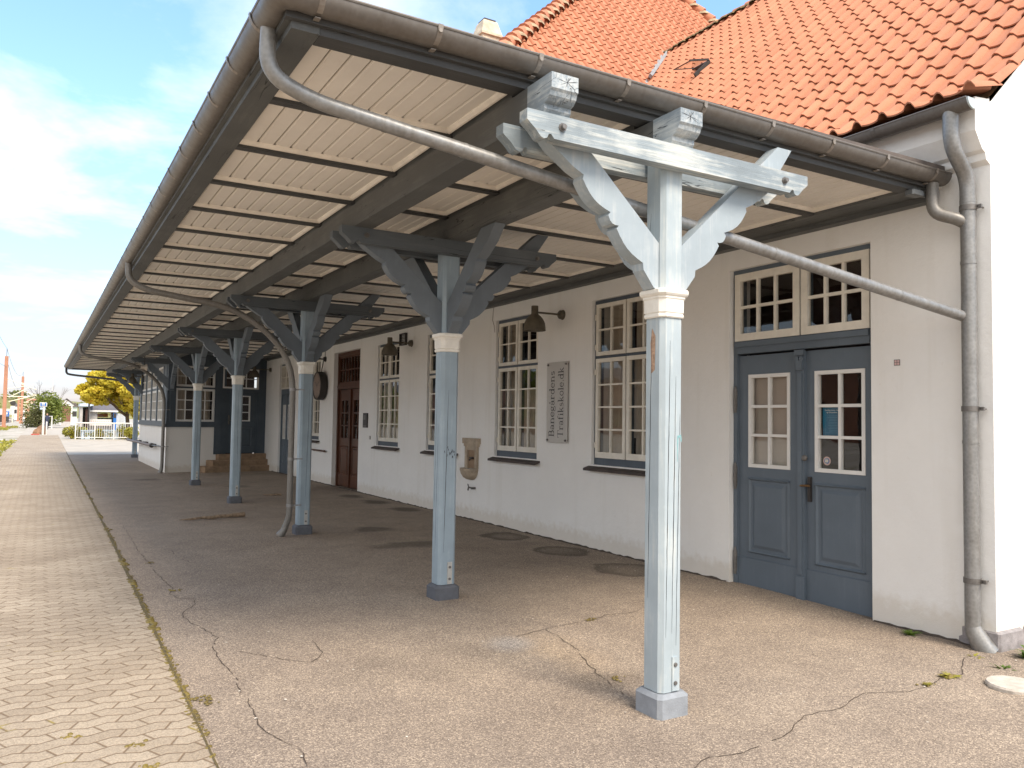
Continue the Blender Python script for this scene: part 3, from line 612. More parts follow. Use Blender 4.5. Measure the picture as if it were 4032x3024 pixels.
for (z0,z1,r) in ((1.47,2.44,3),(2.49,3.10,2)):
    wf=MB(); wf.box(.24,.26,.0,.08,z0,z1,TB); w_=wf.build('bay_window',W_ANNEX,bld)
    s,A=sash(w_,TB,.25,.845,z0,z1,2,r,d=.01,fw=.06,mw=.025,mat=W_WHITE2); pane(w_,TB,A); s,A=sash(w_,TB,.845,1.44,z0,z1,2,r,d=.01,fw=.06,mw=.025,mat=W_WHITE2); pane(w_,TB,A)
    curtain(w_,TB,.28,.62,z0,z1,.25); curtain(w_,TB,1.1,1.42,z0,z1,.25)
# bay side: corner posts and eight window bays
m=MB(); m.box(0,.75,-.02,.1,1.47,3.46,TS); m.box(.75,7.2,-.01,.1,3.10,3.46,TS); m.box(.75,7.2,-.005,.1,2.42,2.49,TS)
NB=4; w0,w1=.80,6.75; st_=(w1-w0)/NB
for i in range(NB+1): 
    a=w0+st_*i; m.box(a-.09,a+.09,-.03,.1,1.47,3.1,TS)
m.box(6.8,7.2,-.02,.1,1.47,3.46,TS); m.build('bay_timber_side',W_ANNEX,bld)
for i in range(NB):
    a,b=w0+st_*i+.09,w0+st_*(i+1)-.09
    wf=MB(); wf.box(a-.005,a+.02,-.0,.08,1.47,3.1,TS); w_=wf.build('bay_window',W_ANNEX,bld)
    for z0,z1,r in ((1.47,2.42,3),(2.49,3.10,2)):
        s,A=sash(w_,TS,a,b,z0,z1,3,r,d=.0,fw=.06,mw=.03,mat=W_WHITE2); pane(w_,TS,A)
        curtain(w_,TS,a,b,z0,z1,.2,CURTW,.02,40)
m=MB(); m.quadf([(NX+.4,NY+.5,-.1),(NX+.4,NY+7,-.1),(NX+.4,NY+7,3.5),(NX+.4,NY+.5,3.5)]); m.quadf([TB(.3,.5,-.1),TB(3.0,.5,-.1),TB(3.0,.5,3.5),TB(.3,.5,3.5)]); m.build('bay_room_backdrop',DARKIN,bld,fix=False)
# bay door on the steps
fr=MB(); fr.box(1.80,1.84,.02,.1,.5,2.40,TB); fr.box(2.83,2.87,.02,.1,.5,2.40,TB)
d3=fr.build('bay_door',W_ANNEX,bld)
leaf(d3,TB,1.84,2.83,.52,2.40,(2.08,2.62,1.50,2.28),[(2.0,2.7,.72,1.32)],W_ANNEX,d=.04,cols=2,rows=3,kick=0)
s,A=sash(d3,TB,1.68,2.87,2.49,3.12,3,2,d=-.004,fw=.05,mw=.025,mat=W_WHITE2); pane(d3,TB,A)
m=MB(); m.box(1.90,1.94,.025,.04,1.40,1.68,TB); m.tube([TB(1.92,.03,1.52),TB(1.92,-.02,1.52),TB(2.03,-.02,1.52)],.01,6); m.build('handle',IRON,d3)
# bay ceiling over
m=MB(); m.quadf([TB(0,0,3.455),TB(3.13,0,3.455),(W,NY+7.2,3.455),(NX,NY+7.2,3.455)]); m.build('bay_ceiling',W_ANNEX,bld,fix=False)
SOILM=simple('damp_soil',(.07,.055,.045),.95,.4,20,bumps=0)
for ya,yb in ((3.5,4.33),(6.03,24.7)):
    m=MB(); y=ya; o_=.02; h=.012
    while y<yb:
        o2=random.uniform(.012,.03); h2=random.uniform(.006,.024); m.quadf([(W-o_,y,gz(6.1,y)+.003),(W-.003,y,h+gz(6.1,y)),(W-.003,y+.07,h2+gz(6.1,y+.07)),(W-o2,y+.07,gz(6.1,y+.07)+.003)]); o_,h=o2,h2; y+=.07
    m.v=[tuple(round(c,5) for c in v) for v in m.v]; m.build('wall_foot_gap',SOILM,bld,fix=False)
# ---------------------------------------------------------------- roof tiles
def tileroof(m,O,U,rows,nrow,cols,keep,w=.235,lift=.025,seg=10):
    "O origin, U unit vector along eave, rows(k)->(point offset 3-D lower edge, slope unit S, normal N, exposure)"
    for k in range(nrow):
        P,S,N,ex=rows(k)
        for j in cols(k):
            b=O+P+U*(j*w)
            if not keep(b+U*(w/2)+S*(ex/2)): continue
            i0=len(m.v); jit=random.uniform(-.003,.003); sj=random.uniform(-.004,.004)
            pts=[]
            for t in range(seg+1):
                x=t/seg
                h=.052*math.sin(PI*x/.40)**.8 if 0<x<.395 else -.010*max(0,math.sin(PI*(x-.40)/.60))
                pts.append((x*w,h))
            for x,h in pts: m.v.append(tuple(b+U*x+N*(h+lift-.013+jit)+S*sj))      # lip bottom
            for x,h in pts: m.v.append(tuple(b+U*x+N*(h+lift+jit)+S*sj))
            for x,h in pts: m.v.append(tuple(b+U*x+N*(h*.96)+S*(ex+.05)))
            n=seg+1
            for t in range(seg):
                m.f.append((i0+t,i0+t+1,i0+n+t+1,i0+n+t)); m.f.append((i0+n+t,i0+n+t+1,i0+2*n+t+1,i0+2*n+t))
            m.f.append((i0,i0+n,i0+2*n)); m.f.append((i0+seg,i0+2*n+seg,i0+n+seg))
PX=[(5.82,4.09),(6.145,4.187),(6.416,4.40),(6.65,4.61)]
for i in range(24): PX.append((6.65+.2333*(i+1),4.61+.2333*(i+1)))
def rows_near(k):
    a,b=PX[k],PX[k+1]; S=Vector((b[0]-a[0],0,b[1]-a[1])); ex=S.length; S.normalize(); return Vector((a[0],0,a[1])),S,Vector((-S.z,0,S.x)),ex
m=MB(); hipf=lambda p: p.z> 10.24+1.32*(p.y-13.99)-.25
tileroof(m,Vector((0,3.275,0)),Vector((0,1,0)),rows_near,len(PX)-1,lambda k:range(0,48),lambda p:hipf(p) and p.y<13.9)
nr=m.build('near_roof',TILE,bld,smooth=True,fix=False)
m=MB(); 
m.quadf([(5.84,3.36,4.06),(6.15,3.36,4.13),(6.15,14,4.13),(5.84,14,4.06)]); m.quadf([(6.15,3.36,4.13),(6.65,3.36,4.55),(6.65,14,4.55),(6.15,14,4.13)]); m.quadf([(6.65,3.36,4.55),(12.2,3.36,10.1),(12.2,14.1,10.1),(6.65,14.1,4.55)]); m.quadf([(12.2,3.3,10.1),(18.4,3.3,4.0),(18.4,14,4.0),(12.2,14,10.1)])
m.build('roof_underlay',MOSS,bld,fix=False)
m=MB(); m.quadf([(12.25,3.3,10.2),(18.5,3.3,4.05),(18.5,14,4.05),(12.25,14,10.2)]); m.build('far_roof_slope',TILE,bld,fix=False)
m=MB(); y=3.3
while y<14.1:
    m.tube([(12.22,y,10.14),(12.22,y+.36,10.16)],[.11,.125],10); y+=.34
nr2=m.build('ridge_tiles',TILE,bld,smooth=True)
m=MB(); y=3.3
while y<14.1:
    r=random.uniform(.05,.11); m.lathe([(r,0),(r*.8,.04),(.001,.07)],(12.08,y,10.1),seg=7); y+=random.uniform(.05,.12)
m.build('ridge_mortar',MOSS,bld,smooth='all')
m=MB(); m.tube([(10.83-.1,12.89-.12,8.86),(12.28,13.95,10.3)],.05,4); m.prism([(-.09,0),(.09,0),(.09,.02),(-.09,.02)],0,1,lambda p,q,a:(7.6+4.6*a+p,10.45+3.5*a,5.6+4.6*a+q)); 
m.build('valley_flashing',simple('lead_grey',(.28,.29,.30),.5,.2,8),bld)
# central block
HA=Vector((13.74,17.42,14.75)); HL=Vector((5.57,11.54,7.0)); HR=Vector((19.28,11.51,7.0))
S=Vector((0,5.9,7.75)).normalized(); N=Vector((0,-S.z,S.y))
def inL(p): 
    t=(p.z-7)/7.75; return HL.x+(HA.x-HL.x)*t+.03<p.x<HR.x+(HA.x-HR.x)*t-.03
m=MB(); tileroof(m,Vector((5.57,11.53,7.0)),Vector((1,0,0)),lambda k:(S*(.33*k),S,N,.33),29,lambda k:range(0,59),inL)
m.build('hip_roof_front',TILE,bld,smooth=True,fix=False)
SX=Vector((8.17,0,7.75)).normalized(); NXv=Vector((-SX.z,0,SX.x))
def inX(p): t=(p.z-7)/7.75; return p.z<14.7 and HL.y+(HA.y-HL.y)*t<p.y
m=MB(); tileroof(m,Vector((5.57,11.53,7.0)),Vector((0,1,0)),lambda k:(SX*(.33*k),SX,NXv,.33),34,lambda k:range(0,60),inX,seg=6)
m.build('hip_roof_side',TILE,bld,smooth=True,fix=False)
m=MB(); hb=[Vector((5.6,11.6,6.95)),Vector((19.2,11.6,6.95)),Vector((13.74,17.45,14.68)),Vector((13.74,26,14.68)),Vector((5.6,26,6.95)),Vector((19.2,26,6.95))]
m.quadf([hb[0],hb[1],hb[2]]); m.quadf([hb[0],hb[2],hb[3],hb[4]]); m.quadf([hb[1],hb[5],hb[3],hb[2]]); m.build('roof_underlay',MOSS,bld,fix=False)
for E0 in (HL,HR):
    m=MB(); L=(HA-E0).length; n=int(L/.36); mm=MB()
    for i in range(n):
        a=E0.lerp(HA,i/n); b=E0.lerp(HA,(i+1.12)/n); m.tube([a+Vector((0,0,.05)),b+Vector((0,0,.03))],[.15,.115],10)
        c=a; mm.lathe([(.19,0),(.17,.06),(.10,.11),(.001,.13)],tuple(c+Vector((0,-.02,-.03))),seg=9)
    m.build('hip_tiles',TILE,bld,smooth=True); mm.build('hip_mortar',MORTAR,bld,smooth=True)
# chimney
ch=MB(); cx,cy,cz=9.75,18.2,10.9
ch.box(cx-.26,cx+.26,cy-.26,cy+.26,cz-.9,cz+.72); ch.box(cx-.31,cx+.31,cy-.31,cy+.31,cz+.72,cz+.78)
i0=len(ch.v)
for o,z in ((.30,.78),(.20,1.14)):
    for a,b in ((-1,-1),(1,-1),(1,1),(-1,1)): ch.v.append((cx+a*o,cy+b*o,cz+z))
for k in range(4): ch.f.append((i0+k,i0+(k+1)%4,i0+4+(k+1)%4,i0+4+k))
ch.f.append((i0+4,i0+5,i0+6,i0+7))
cc=ch.build('chimney',simple('chimney_render',(.60,.52,.40),.9,.3,4,bumps=.5),bld); m=MB(); m.box(cx-.17,cx+.17,cy-.17,cy+.17,cz+1.16,cz+1.2); m.build('chimney_cap',DARKMETAL,cc)
# open skylight
sk=MB(); O=Vector((9.62,10.45,7.66)); Sx=Vector((.707,0,.707)); Nx=Vector((-.707,0,.707)); Yv=Vector((0,1,0))
TK=lambda a,b,c:O+Sx*a+Yv*b+Nx*c
sk.box(.0,.45,-.22,-.19,-.03,.05,TK); sk.box(.45,.48,-.22,.2,-.03,.04,TK)
sko=sk.build('skylight',DARKMETAL,bld); cs,sn=math.cos(.5),math.sin(.5)
TK2=lambda a,b,c:O+Sx*(.6-a*cs+c*sn)+Yv*b+Nx*(.04+a*sn+c*cs)
TK2=lambda a,b,c:O+Sx*(.46-a*cs+c*sn)+Yv*b+Nx*(.04+a*sn+c*cs)
m=MB(); m.box(0,.46,-.23,-.205,0,.03,TK2); m.box(0,.46,.19,.2,0,.015,TK2); m.box(.44,.46,-.2,.2,0,.015,TK2); ss_=m.build('skylight_sash',DARKMETAL,sko)
m=MB(); m.quadf([TK2(.0,-.2,.008),TK2(.44,-.2,.008),TK2(.44,.2,.008),TK2(.0,.2,.008)]); m.build('skylight_glass',GLASS,sko,fix=False)
# ---- half round gutter helper
def gutter(m,path,r,seg=10,lip=.012):
    "open half-round channel along path [(point, inward vector)]"
    n=seg+2; i0=len(m.v)
    for (p,inn) in path:
        p=Vector(p); inn=Vector(inn)
        for ph in range(2):
            rr=r-ph*.004
            for j in range(seg+1):
                t=PI*j/seg; c=p+inn*(r-rr*math.cos(t)); m.v.append(tuple(c+Vector((0,0,-rr*math.sin(t)))))
    K=2*(seg+1)
    for q in range(len(path)-1):
        for ph in range(2):
            for j in range(seg):
                a=i0+q*K+ph*(seg+1)+j; b=a+K; m.f.append((a,a+1,b+1,b) if ph else (a,b,b+1,a+1))
def beadpts(path): return [Vector(p)+Vector(i)*.004+Vector((0,0,.002)) for p,i in path]
# main eaves gutter
m=MB(); gp=[((5.76-.02,3.30,4.02),(1,0,0)),((5.76-.02,11.6,4.02),(1,0,0))]; gutter(m,gp,.075); m.tube(beadpts(gp),.009,6)
eg=m.build('eaves_gutter',GUTTER,bld,smooth=True,fix=False)
m=MB(); m.prism([(.075-.075*math.cos(PI*j/12),-.075*math.sin(PI*j/12)) for j in range(13)],3.285,3.298,lambda p,q,a:(5.74+p,a,4.02+q)); m.build('gutter_end_cap',simple('zinc_new',(.50,.56,.56),.45,.08,6,metal=.2),eg)
for yy in (4.05,4.85,5.65,6.4):
    m=MB(); gutter(m,[((5.732,yy,4.028),(1,0,0)),((5.732,yy+.03,4.028),(1,0,0))],.083); m.build('gutter_bracket',GUTTER,eg,fix=False)
# main wall downpipe at the corner
def pipeseam(m,p,d,r): 
    p=Vector(p); d=Vector(d).normalized(); m.tube([p-d*.012,p+d*.012],r,16)
def bend(pts,n=6):
    "round the corners of a polyline"
    P=[Vector(p) for p in pts]; out=[P[0]]
    for a,b,c in zip(P,P[1:],P[2:]):
        r=min((a-b).length,(c-b).length)*.48
        p=b+(a-b).normalized()*r; q=b+(c-b).normalized()*r
        for i in range(n+1):
            t=i/n; out.append(p*(1-t)**2+b*2*t*(1-t)+q*t*t)
    out.append(P[-1]); return out
px,py=W-.075,3.47
dp=thing('wall_downpipe',(px,py,0),'thick galvanised downpipe down the white wall corner beside the near double door','downpipe')
m=MB(); r=.056
m.tube(bend([(5.815,3.46,3.97),(5.815,3.46,3.72),(px,py,3.52),(px,py,3.3)]),r,18,caps=False); m.tube([(px,py,3.3),(px,py,1.5),(px,py,.12)],r*.97,18,caps=False)
for z in (3.33,2.86,1.5): pipeseam(m,(px,py,z),(0,0,1),r*1.03)
m.build('pipe',PIPE,dp,smooth=True)
m=MB(); m.tube([(px,py,.13),(px+.005,py-.01,.09),(px+.03,py-.05,.0),(px+.055,py-.085,-.055)],[.057,.064,.078,.082],16); m.build('spout_shoe',PIPE,dp,smooth=True)
for z in (3.28,1.75,.47):
    m=MB(); m.tube([(px,py,z-.02),(px,py,z+.02)],r*1.08,18); m.box(px+.0,px+.02,py-.10,py-.05,z-.014,z+.014); m.tube([(px,py-.075,z),(px+.08,py-.075,z)],.006,6); m.build('pipe_clip',IRON,dp,smooth=True)
# stone disc cover and plants at the corner
def disc_cover(x,y):
    m=MB(); n=26; i0=0; ring=[]
    for z,rr in ((-.12,.155),(-.03,.165),(-.018,.158)):
        for k in range(n):
            t=2*PI*k/n; q=rr*(1+.04*noise.noise(Vector((math.cos(t)*3,math.sin(t)*3,z*9)))); m.v.append((x+q*math.cos(t),y+q*math.sin(t)*.95,z))
    for l in range(2):
        for k in range(n): m.f.append((l*n+k,l*n+(k+1)%n,(l+1)*n+(k+1)%n,(l+1)*n+k))
    m.f.append(tuple(2*n+k for k in range(n)))
    o=m.build('drain_cover',simple('cover_stone',(.50,.45,.39),.9,.25,12,bumps=.6),loc=(x,y,-.1)); return tag(o,'round pale stone drain cover at the foot of the gable corner','drain cover')
disc_cover(5.43,2.86)
# ================================================================ CANOPY
can=thing('platform_canopy',(3.2,3.68,0),'long timber platform canopy on blue-grey braced posts with boarded soffit and zinc gutters','canopy')
YF=3.60; YE=37.05
def XG(y): return .822-.0020*(y-3.6)      # outer lip of the trackside gutter
XI=lambda y: XG(y)+.272                   # inner edge of the edge board
# soffit boards with open V joints running along the canopy
m=MB(); x=1.0; bw=.112; 
while x<6.1:
    x2=min(x+bw,6.12); m.prism([(x+.004,3.507),(x+.011,3.497),(x2-.011,3.497),(x2-.004,3.507),(x2-.004,3.522),(x+.004,3.522)],3.72,YE-.1,lambda p,q,a:(p,a,q)); x+=bw
m.build('soffit_boards',SOFFIT,can)
m=MB(); m.box(.93,6.1,3.72,YE-.1,3.53,3.54); m.build('roof_deck',MOSS,can)
m=MB(); m.quadf([(.86,3.66,3.60),(6.11,3.66,3.66),(6.11,YE,3.66),(.80,YE,3.60)]); m.quadf([(.86,3.66,3.56),(6.11,3.66,3.62),(6.11,YE,3.62),(.80,YE,3.56)]); m.quadf([(.86,3.66,3.56),(6.11,3.66,3.62),(6.11,3.66,3.66),(.86,3.66,3.60)]); m.quadf([(.86,3.66,3.56),(.86,3.66,3.60),(.8,YE,3.60),(.8,YE,3.56)]); m.quadf([(.8,YE,3.56),(6.11,YE,3.62),(6.11,YE,3.66),(.8,YE,3.60)])
m.build('roof_sheet',FELT,can,fix=False)
# edge boards: stepped fascia at the track side and at the front
def skewbox(m,o0,o1,y0,y1,z0,z1):
    i=len(m.v)
    for y in (y0,y1):
        for o in (o0,o1):
            for z in (z0,z1): m.v.append((XG(y)+o,y,z))
    # order y,o,z
    for q in ((0,1,3,2),(4,6,7,5),(0,4,5,1),(2,3,7,6),(0,2,6,4),(1,5,7,3)): m.f.append(tuple(i+j for j in q))
m=MB(); skewbox(m,.135,.272,3.745,YE-.1,3.448,3.50); skewbox(m,.105,.16,3.72,YE-.08,3.485,3.53); skewbox(m,.095,.12,3.70,YE-.06,3.52,3.585); m.build('side_edge_board',W_YBEAM,can)
m=MB(); x0=XG(3.8)
m.box(x0+.274,5.80,3.745,3.865,3.447,3.50); m.box(x0+.10,6.05,3.715,3.755,3.484,3.53); m.box(x0+.1,6.05,3.695,3.725,3.52,3.585); m.build('front_edge_board',W_JOIST,can)
m=MB(); m.box(5.78,6.10,3.747,NY+.7,3.446,3.50); m.box(6.02,6.117,3.76,NY+.7,3.40,3.446); m.build('wall_plate',W_YBEAM,can)
m=MB(); m.box(XI(YE),6.1,YE-.22,YE-.1,3.445,3.50); m.build('end_edge_board',W_JOIST,can)
# joists with moulded cream trim on the near side
jy=[4.70+.947*k for k in range(35)]
for y in jy:
    if y>YE-.3: break
    xr=5.78 if y<24.6 else 5.9
    m=MB(); m.box(XI(y)-.01,xr,y-.032,y+.038,3.449,3.497); j=m.build('joist',W_JOIST,can,loc=(3,y,3.45))
    m=MB()
    for a,b in ((XI(y)+.0,2.22),(2.42,3.11),(3.31,xr-.005)):
        m.prism([(y-.033,3.470),(y-.045,3.472),(y-.062,3.488),(y-.066,3.497),(y-.033,3.497)],a,b,lambda p,q,c:(c,p,q))
        m.prism([(y+.039,3.470),(y+.05,3.472),(y+.062,3.488),(y+.066,3.497),(y+.039,3.497)],a,b,lambda p,q,c:(c,p,q))
    m.build('joist_trim',TRIM,j)
m=MB()
for xa,sg in ((2.238,-1),(3.128,-1),(2.402,1),(3.292,1),(5.778,-1)):
    m.prism([(xa,3.47),(xa+sg*.012,3.472),(xa+sg*.03,3.488),(xa+sg*.034,3.497),(xa,3.497)],3.87,YE-.25,lambda p,q,c:(p,c,q))
m.build('panel_trim',TRIM,can)
# purlins with stepped ogee ends
def purlin(xc):
    y0=3.45; P=[(y0,3.43),(y0,3.352),(y0+.012,3.340),(y0+.02,3.318),(y0+.045,3.295),(y0+.07,3.288),(y0+.07,3.262),(y0+.085,3.243),(y0+.13,3.238),(35.9,3.238),(35.95,3.30),(36.05,3.36),(36.05,3.43)]
    m=MB(); m.prism(P,xc-.083,xc+.083,lambda p,q,a:(a,p,q)); pu=m.build('purlin',W_YBEAM,can,loc=(xc,3.45,3.24))
    Q=[(y0-.002,3.432),(y0-.002,3.350),(y0+.010,3.338),(y0+.018,3.316),(y0+.043,3.293),(y0+.068,3.286),(y0+.068,3.260),(y0+.083,3.241),(y0+.13,3.236),(3.69,3.236),(3.69,3.432)]
    m=MB(); m.prism(Q,xc-.085,xc+.085,lambda p,q,a:(a,p,q)); e=m.build('weathered_end',W_ENDS,pu); tag(e,label='bleached cracked end block')
    m=MB(); rn=random.Random(int(xc*100)); c0=Vector((xc+rn.uniform(-.02,.02),y0-.0028,3.392))
    for k in range(9):
        a=k*.698+rn.uniform(-.25,.25); L=min(abs(.078/max(.01,abs(math.cos(a)))),abs(.037/max(.01,abs(math.sin(a)))))*rn.uniform(.55,.95); d_=Vector((math.cos(a),0,math.sin(a))); n_=Vector((-d_.z,0,d_.x)); w_=rn.uniform(.0008,.0022)
        m.quadf([c0-n_*w_*.4,c0+n_*w_*.4,c0+d_*L*.6+n_*w_,c0+d_*L,c0+d_*L*.6-n_*w_])
    m.build('end_grain_splits',MATS.get('crack_wood') or simple('crack_wood',(.035,.035,.04),.9,.1,9,bumps=0),pu,fix=False)
    m=MB(); m.box(xc-.06,xc+.06,3.9,YE-.25,3.43,3.50); m.build('packing_board',W_YBEAM,pu)
for xc in (2.32,3.21): purlin(xc)
# ---- post module (local frame, x = 0 at the post axis)
def bracepoly(ext):
    lower=[(.085,2.40),(.12,2.40),(.20,2.50)]
    def seg(a,b,bulge,n=6):
        (x0,z0),(x1,z1)=a,b; dx,dz=x1-x0,z1-z0; L=math.hypot(dx,dz); nx,nz=dz/L,-dx/L
        return [(x0+dx*t+nx*bulge*math.sin(PI*t),z0+dz*t+nz*bulge*math.sin(PI*t)) for t in [k/n for k in range(n+1)]]
    P=lower+seg((.205,2.54),(.40,2.715),.026)+seg((.385,2.735),(.46,2.785),.020,4)+seg((.445,2.805),(.64,2.965),.030)+[(.635,2.99),(.70,3.02)]
    P+= [(.845,3.115)] if not ext else [(.83,3.115),(1.06,3.44),(.93,3.44)]
    if not ext: P+= [(.96,3.235),(.715,3.235)]
    P+= [(.57,3.11)] 
    P+= [(.085,2.67)]
    # shift the lower edge outwards a little
    return P
def brace(parent,kind,mat,cx,cy,org):
    M={'right':lambda p,q,a:(cx+p,cy+a,q),'left':lambda p,q,a:(cx-p,cy+a,q),'back':lambda p,q,a:(cx+a,cy+p,q),'front':lambda p,q,a:(cx+a,cy-p,q)}[kind]
    m=MB(); m.prism(bracepoly(kind=='right'),-.05,.05,M); return m.build('brace',mat,parent)
def crossbeam(parent,mat,cx,cy,y0,y1,L=1.08,Lr=None,wear=None):
    Lr=Lr if Lr is not None else L; zt,zb=3.238,3.105
    def end(e,s): return [(e,zt),(e,zt-.058),(e-s*.02,zt-.075),(e-s*.05,zt-.098),(e-s*.085,zt-.135),(e-s*.105,zt-.142),(e-s*.125,zt-.135),(e-s*.135,zt-.112),(e-s*.15,zt-.11),(e-s*.17,zb)]
    P=end(cx-L,-1)
    Q=end(cx+Lr,1) if Lr>.3 else [(cx+Lr,zt),(cx+Lr,zb)]
    poly=P+Q[::-1]
    m=MB(); m.prism(poly,y0,y1,lambda p,q,a:(p,a,q)); return m.build('crossbeam',mat,parent)
def post(cx,cy,zg,blk,mats,braces,h0):
    shaft,br,xb,base=mats; s=.085; c=.026; org=(cx,cy,0)
    oc=lambda s,c:[(-s+c,-s),(s-c,-s),(s,-s+c),(s,s-c),(s-c,s),(-s+c,s),(-s,s-c),(-s,-s+c)]
    zt=3.236; zb=zg+blk; m=MB(); m.prism(oc(s,c),zb,zt,lambda p,q,a:(cx+p,cy+q,a)); po=m.build('post',shaft,can,loc=org)
    m=MB(); b=.117; m.bbox(cx-b,cx+b,cy-b,cy+b,zg-.05,zb-.004,.022); m.build('base_block',base,po)
    cp=MB(); i0=0; prof=[(.092,2.228),(.098,2.236),(.098,2.25),(.092,2.255),(.098,2.262),(.099,2.338),(.104,2.345),(.104,2.355),(.112,2.362),(.118,2.372),(.118,2.392),(.112,2.398),(.085,2.40)]
    for r_,z in prof: cp.v+=[(cx+p,cy+q,z) for p,q in oc(r_,.032)]
    for l in range(len(prof)-1):
        for k in range(8): cp.f.append((l*8+k,l*8+(k+1)%8,l*8+8+(k+1)%8,l*8+8+k))
    cp.build('capital',CAPM,po)
    for k in braces: brace(po,k,br,cx,cy,org)
    crossbeam(po,xb,cx,cy,cy-.165,cy-.087); crossbeam(po,xb,cx,cy,cy+.087,cy+.165)
    m=MB()
    for ox in (-.86,.86,):
        m.lathe([(.0,-.02),(.014,-.02),(.016,-.012),(.016,0),(.024,0),(.024,.006)],(cx+ox,cy-.171,3.175),axis='y',seg=10)
    m.build('bolts',IRON,po)
    m=MB(); m.box(cx+.0,cx+.044,cy-s-.007,cy-s,zb+.005,zb+.20); sp=m.build('strap_plate',(shaft if zg<0 else (MATS.get('plate_grey') or simple('plate_grey',(.46,.45,.42),.45,.15,20,metal=.2))),po)
    m=MB()
    for zz in (.05,.155): m.lathe([(.0005,-.008),(.011,-.008),(.013,0)],(cx+.022,cy-s-.007,zb+zz),axis='y',seg=8)
    m.build('plate_bolts',IRON,sp)
    return po
PXc=3.21; PY=[3.68,6.66,11.2,15.75,20.2,34.4]
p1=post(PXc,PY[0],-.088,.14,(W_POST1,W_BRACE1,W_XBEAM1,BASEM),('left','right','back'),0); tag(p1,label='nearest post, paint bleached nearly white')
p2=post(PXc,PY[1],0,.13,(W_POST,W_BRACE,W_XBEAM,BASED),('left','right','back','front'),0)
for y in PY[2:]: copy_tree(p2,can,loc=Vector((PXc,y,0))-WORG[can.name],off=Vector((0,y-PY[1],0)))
def cracks(po,cy,fx,z0,z1,seed,face='front'):
    rnd=random.Random(seed)
    for x0 in fx:
        a=rnd.uniform(z0,z0+.5); b=rnd.uniform(z1-.7,z1); m=MB(); z=a; x=x0; pr=None; k=0; n=int((b-a)/.06)
        for k in range(n+1):
            t=k/n; w=.0006+.0022*math.sin(PI*t)**.7*rnd.uniform(.5,1.1); x=x0+.022*(t-.5)*(1 if seed%2 else -1)+rnd.uniform(-.0012,.0012); z=a+(b-a)*t
            if face=='front': cur=((PXc+x-w,cy-.0858,z),(PXc+x+w,cy-.0858,z))
            else: cur=((PXc-.0858,cy+x-w,z),(PXc-.0858,cy+x+w,z))
            if pr: m.quadf([pr[0],pr[1],cur[1],cur[0]])
            pr=cur
        m.build('drying_crack',MATS.get('crack_wood') or simple('crack_wood',(.035,.035,.04),.9,.1,9,bumps=0),po,fix=False)
posts_=[p1,p2]+[o for o in can.children if o.name.startswith('post') and o not in (p1,p2)]
cracks(p1,PY[0],(-.035,.01,.042),.3,2.2,1); cracks(p1,PY[0],(.02,),.1,2.2,2,'side'); cracks(p2,PY[1],(-.03,),.3,2.2,3); cracks(p2,PY[1],(-.01,.03),.3,2.2,4,'side')
for i,o in enumerate(posts_[2:]): cracks(o,PY[2+i],(.02-.012*i,),.2,2.2,5+i)
cracks(p1,PY[0],(.03,),2.45,3.1,12,'side')
# bare patch, paint drip and scuff
m=MB(); m.quadf([(3.1243,3.66,1.92),(3.1243,3.69,1.90),(3.1243,3.70,2.08),(3.1243,3.685,2.17),(3.1243,3.655,2.12)]); m.build('bare_patch',simple('bare_wood',(.38,.25,.17),.9,.4,60,bumps=0),p1,fix=False)
m=MB(); yq=3.5938; DR=simple('turquoise_drip',(.20,.38,.40),.6,.15,40,bumps=0)
m.quadf([(3.243,yq,1.48),(3.251,yq,1.48),(3.253,yq,1.53),(3.243,yq,1.535)]); m.quadf([(3.251,yq,1.52),(3.272,yq,1.525),(3.276,yq,1.54),(3.252,yq,1.535)]); m.quadf([(3.268,yq,1.50),(3.277,yq,1.495),(3.277,yq,1.525),(3.268,yq,1.525)]); m.quadf([(3.244,yq,1.38),(3.247,yq,1.38),(3.250,yq,1.48),(3.243,yq,1.48)]); m.build('paint_drip',DR,p1,fix=False)
m=MB(); rr_=random.Random(3)
for _ in range(16):
    x=PXc+rr_.uniform(-.05,.05); z=1.30+rr_.gauss(0,.025); a_=rr_.uniform(-.006,.006); m.quadf([(x,PY[1]-.0856,z),(x+.004,PY[1]-.0856,z+.001),(x+.006+a_,PY[1]-.0856,z+.02),(x+a_,PY[1]-.0856,z+.022)])
m.build('scuff_mark',MATS['crack_wood'],p2,fix=False)
for y in (24.62,31.5):
    m=MB(); m.box(3.10,3.26,y-.08,y+.08,2.35,3.236); bp=m.build('wall_bracket',W_ANNEX,can,loc=(3.21,y,2.4))
    crossbeam(bp,W_XBEAM,3.21,y,y-.165,y-.087,1.08,.06); crossbeam(bp,W_XBEAM,3.21,y,y+.087,y+.165,1.08,.06); brace(bp,'left',W_BRACE,3.2,y,None); brace(bp,'front',W_BRACE,3.2,y,None)
    if y>30: brace(bp,'back',W_BRACE,3.2,y,None)
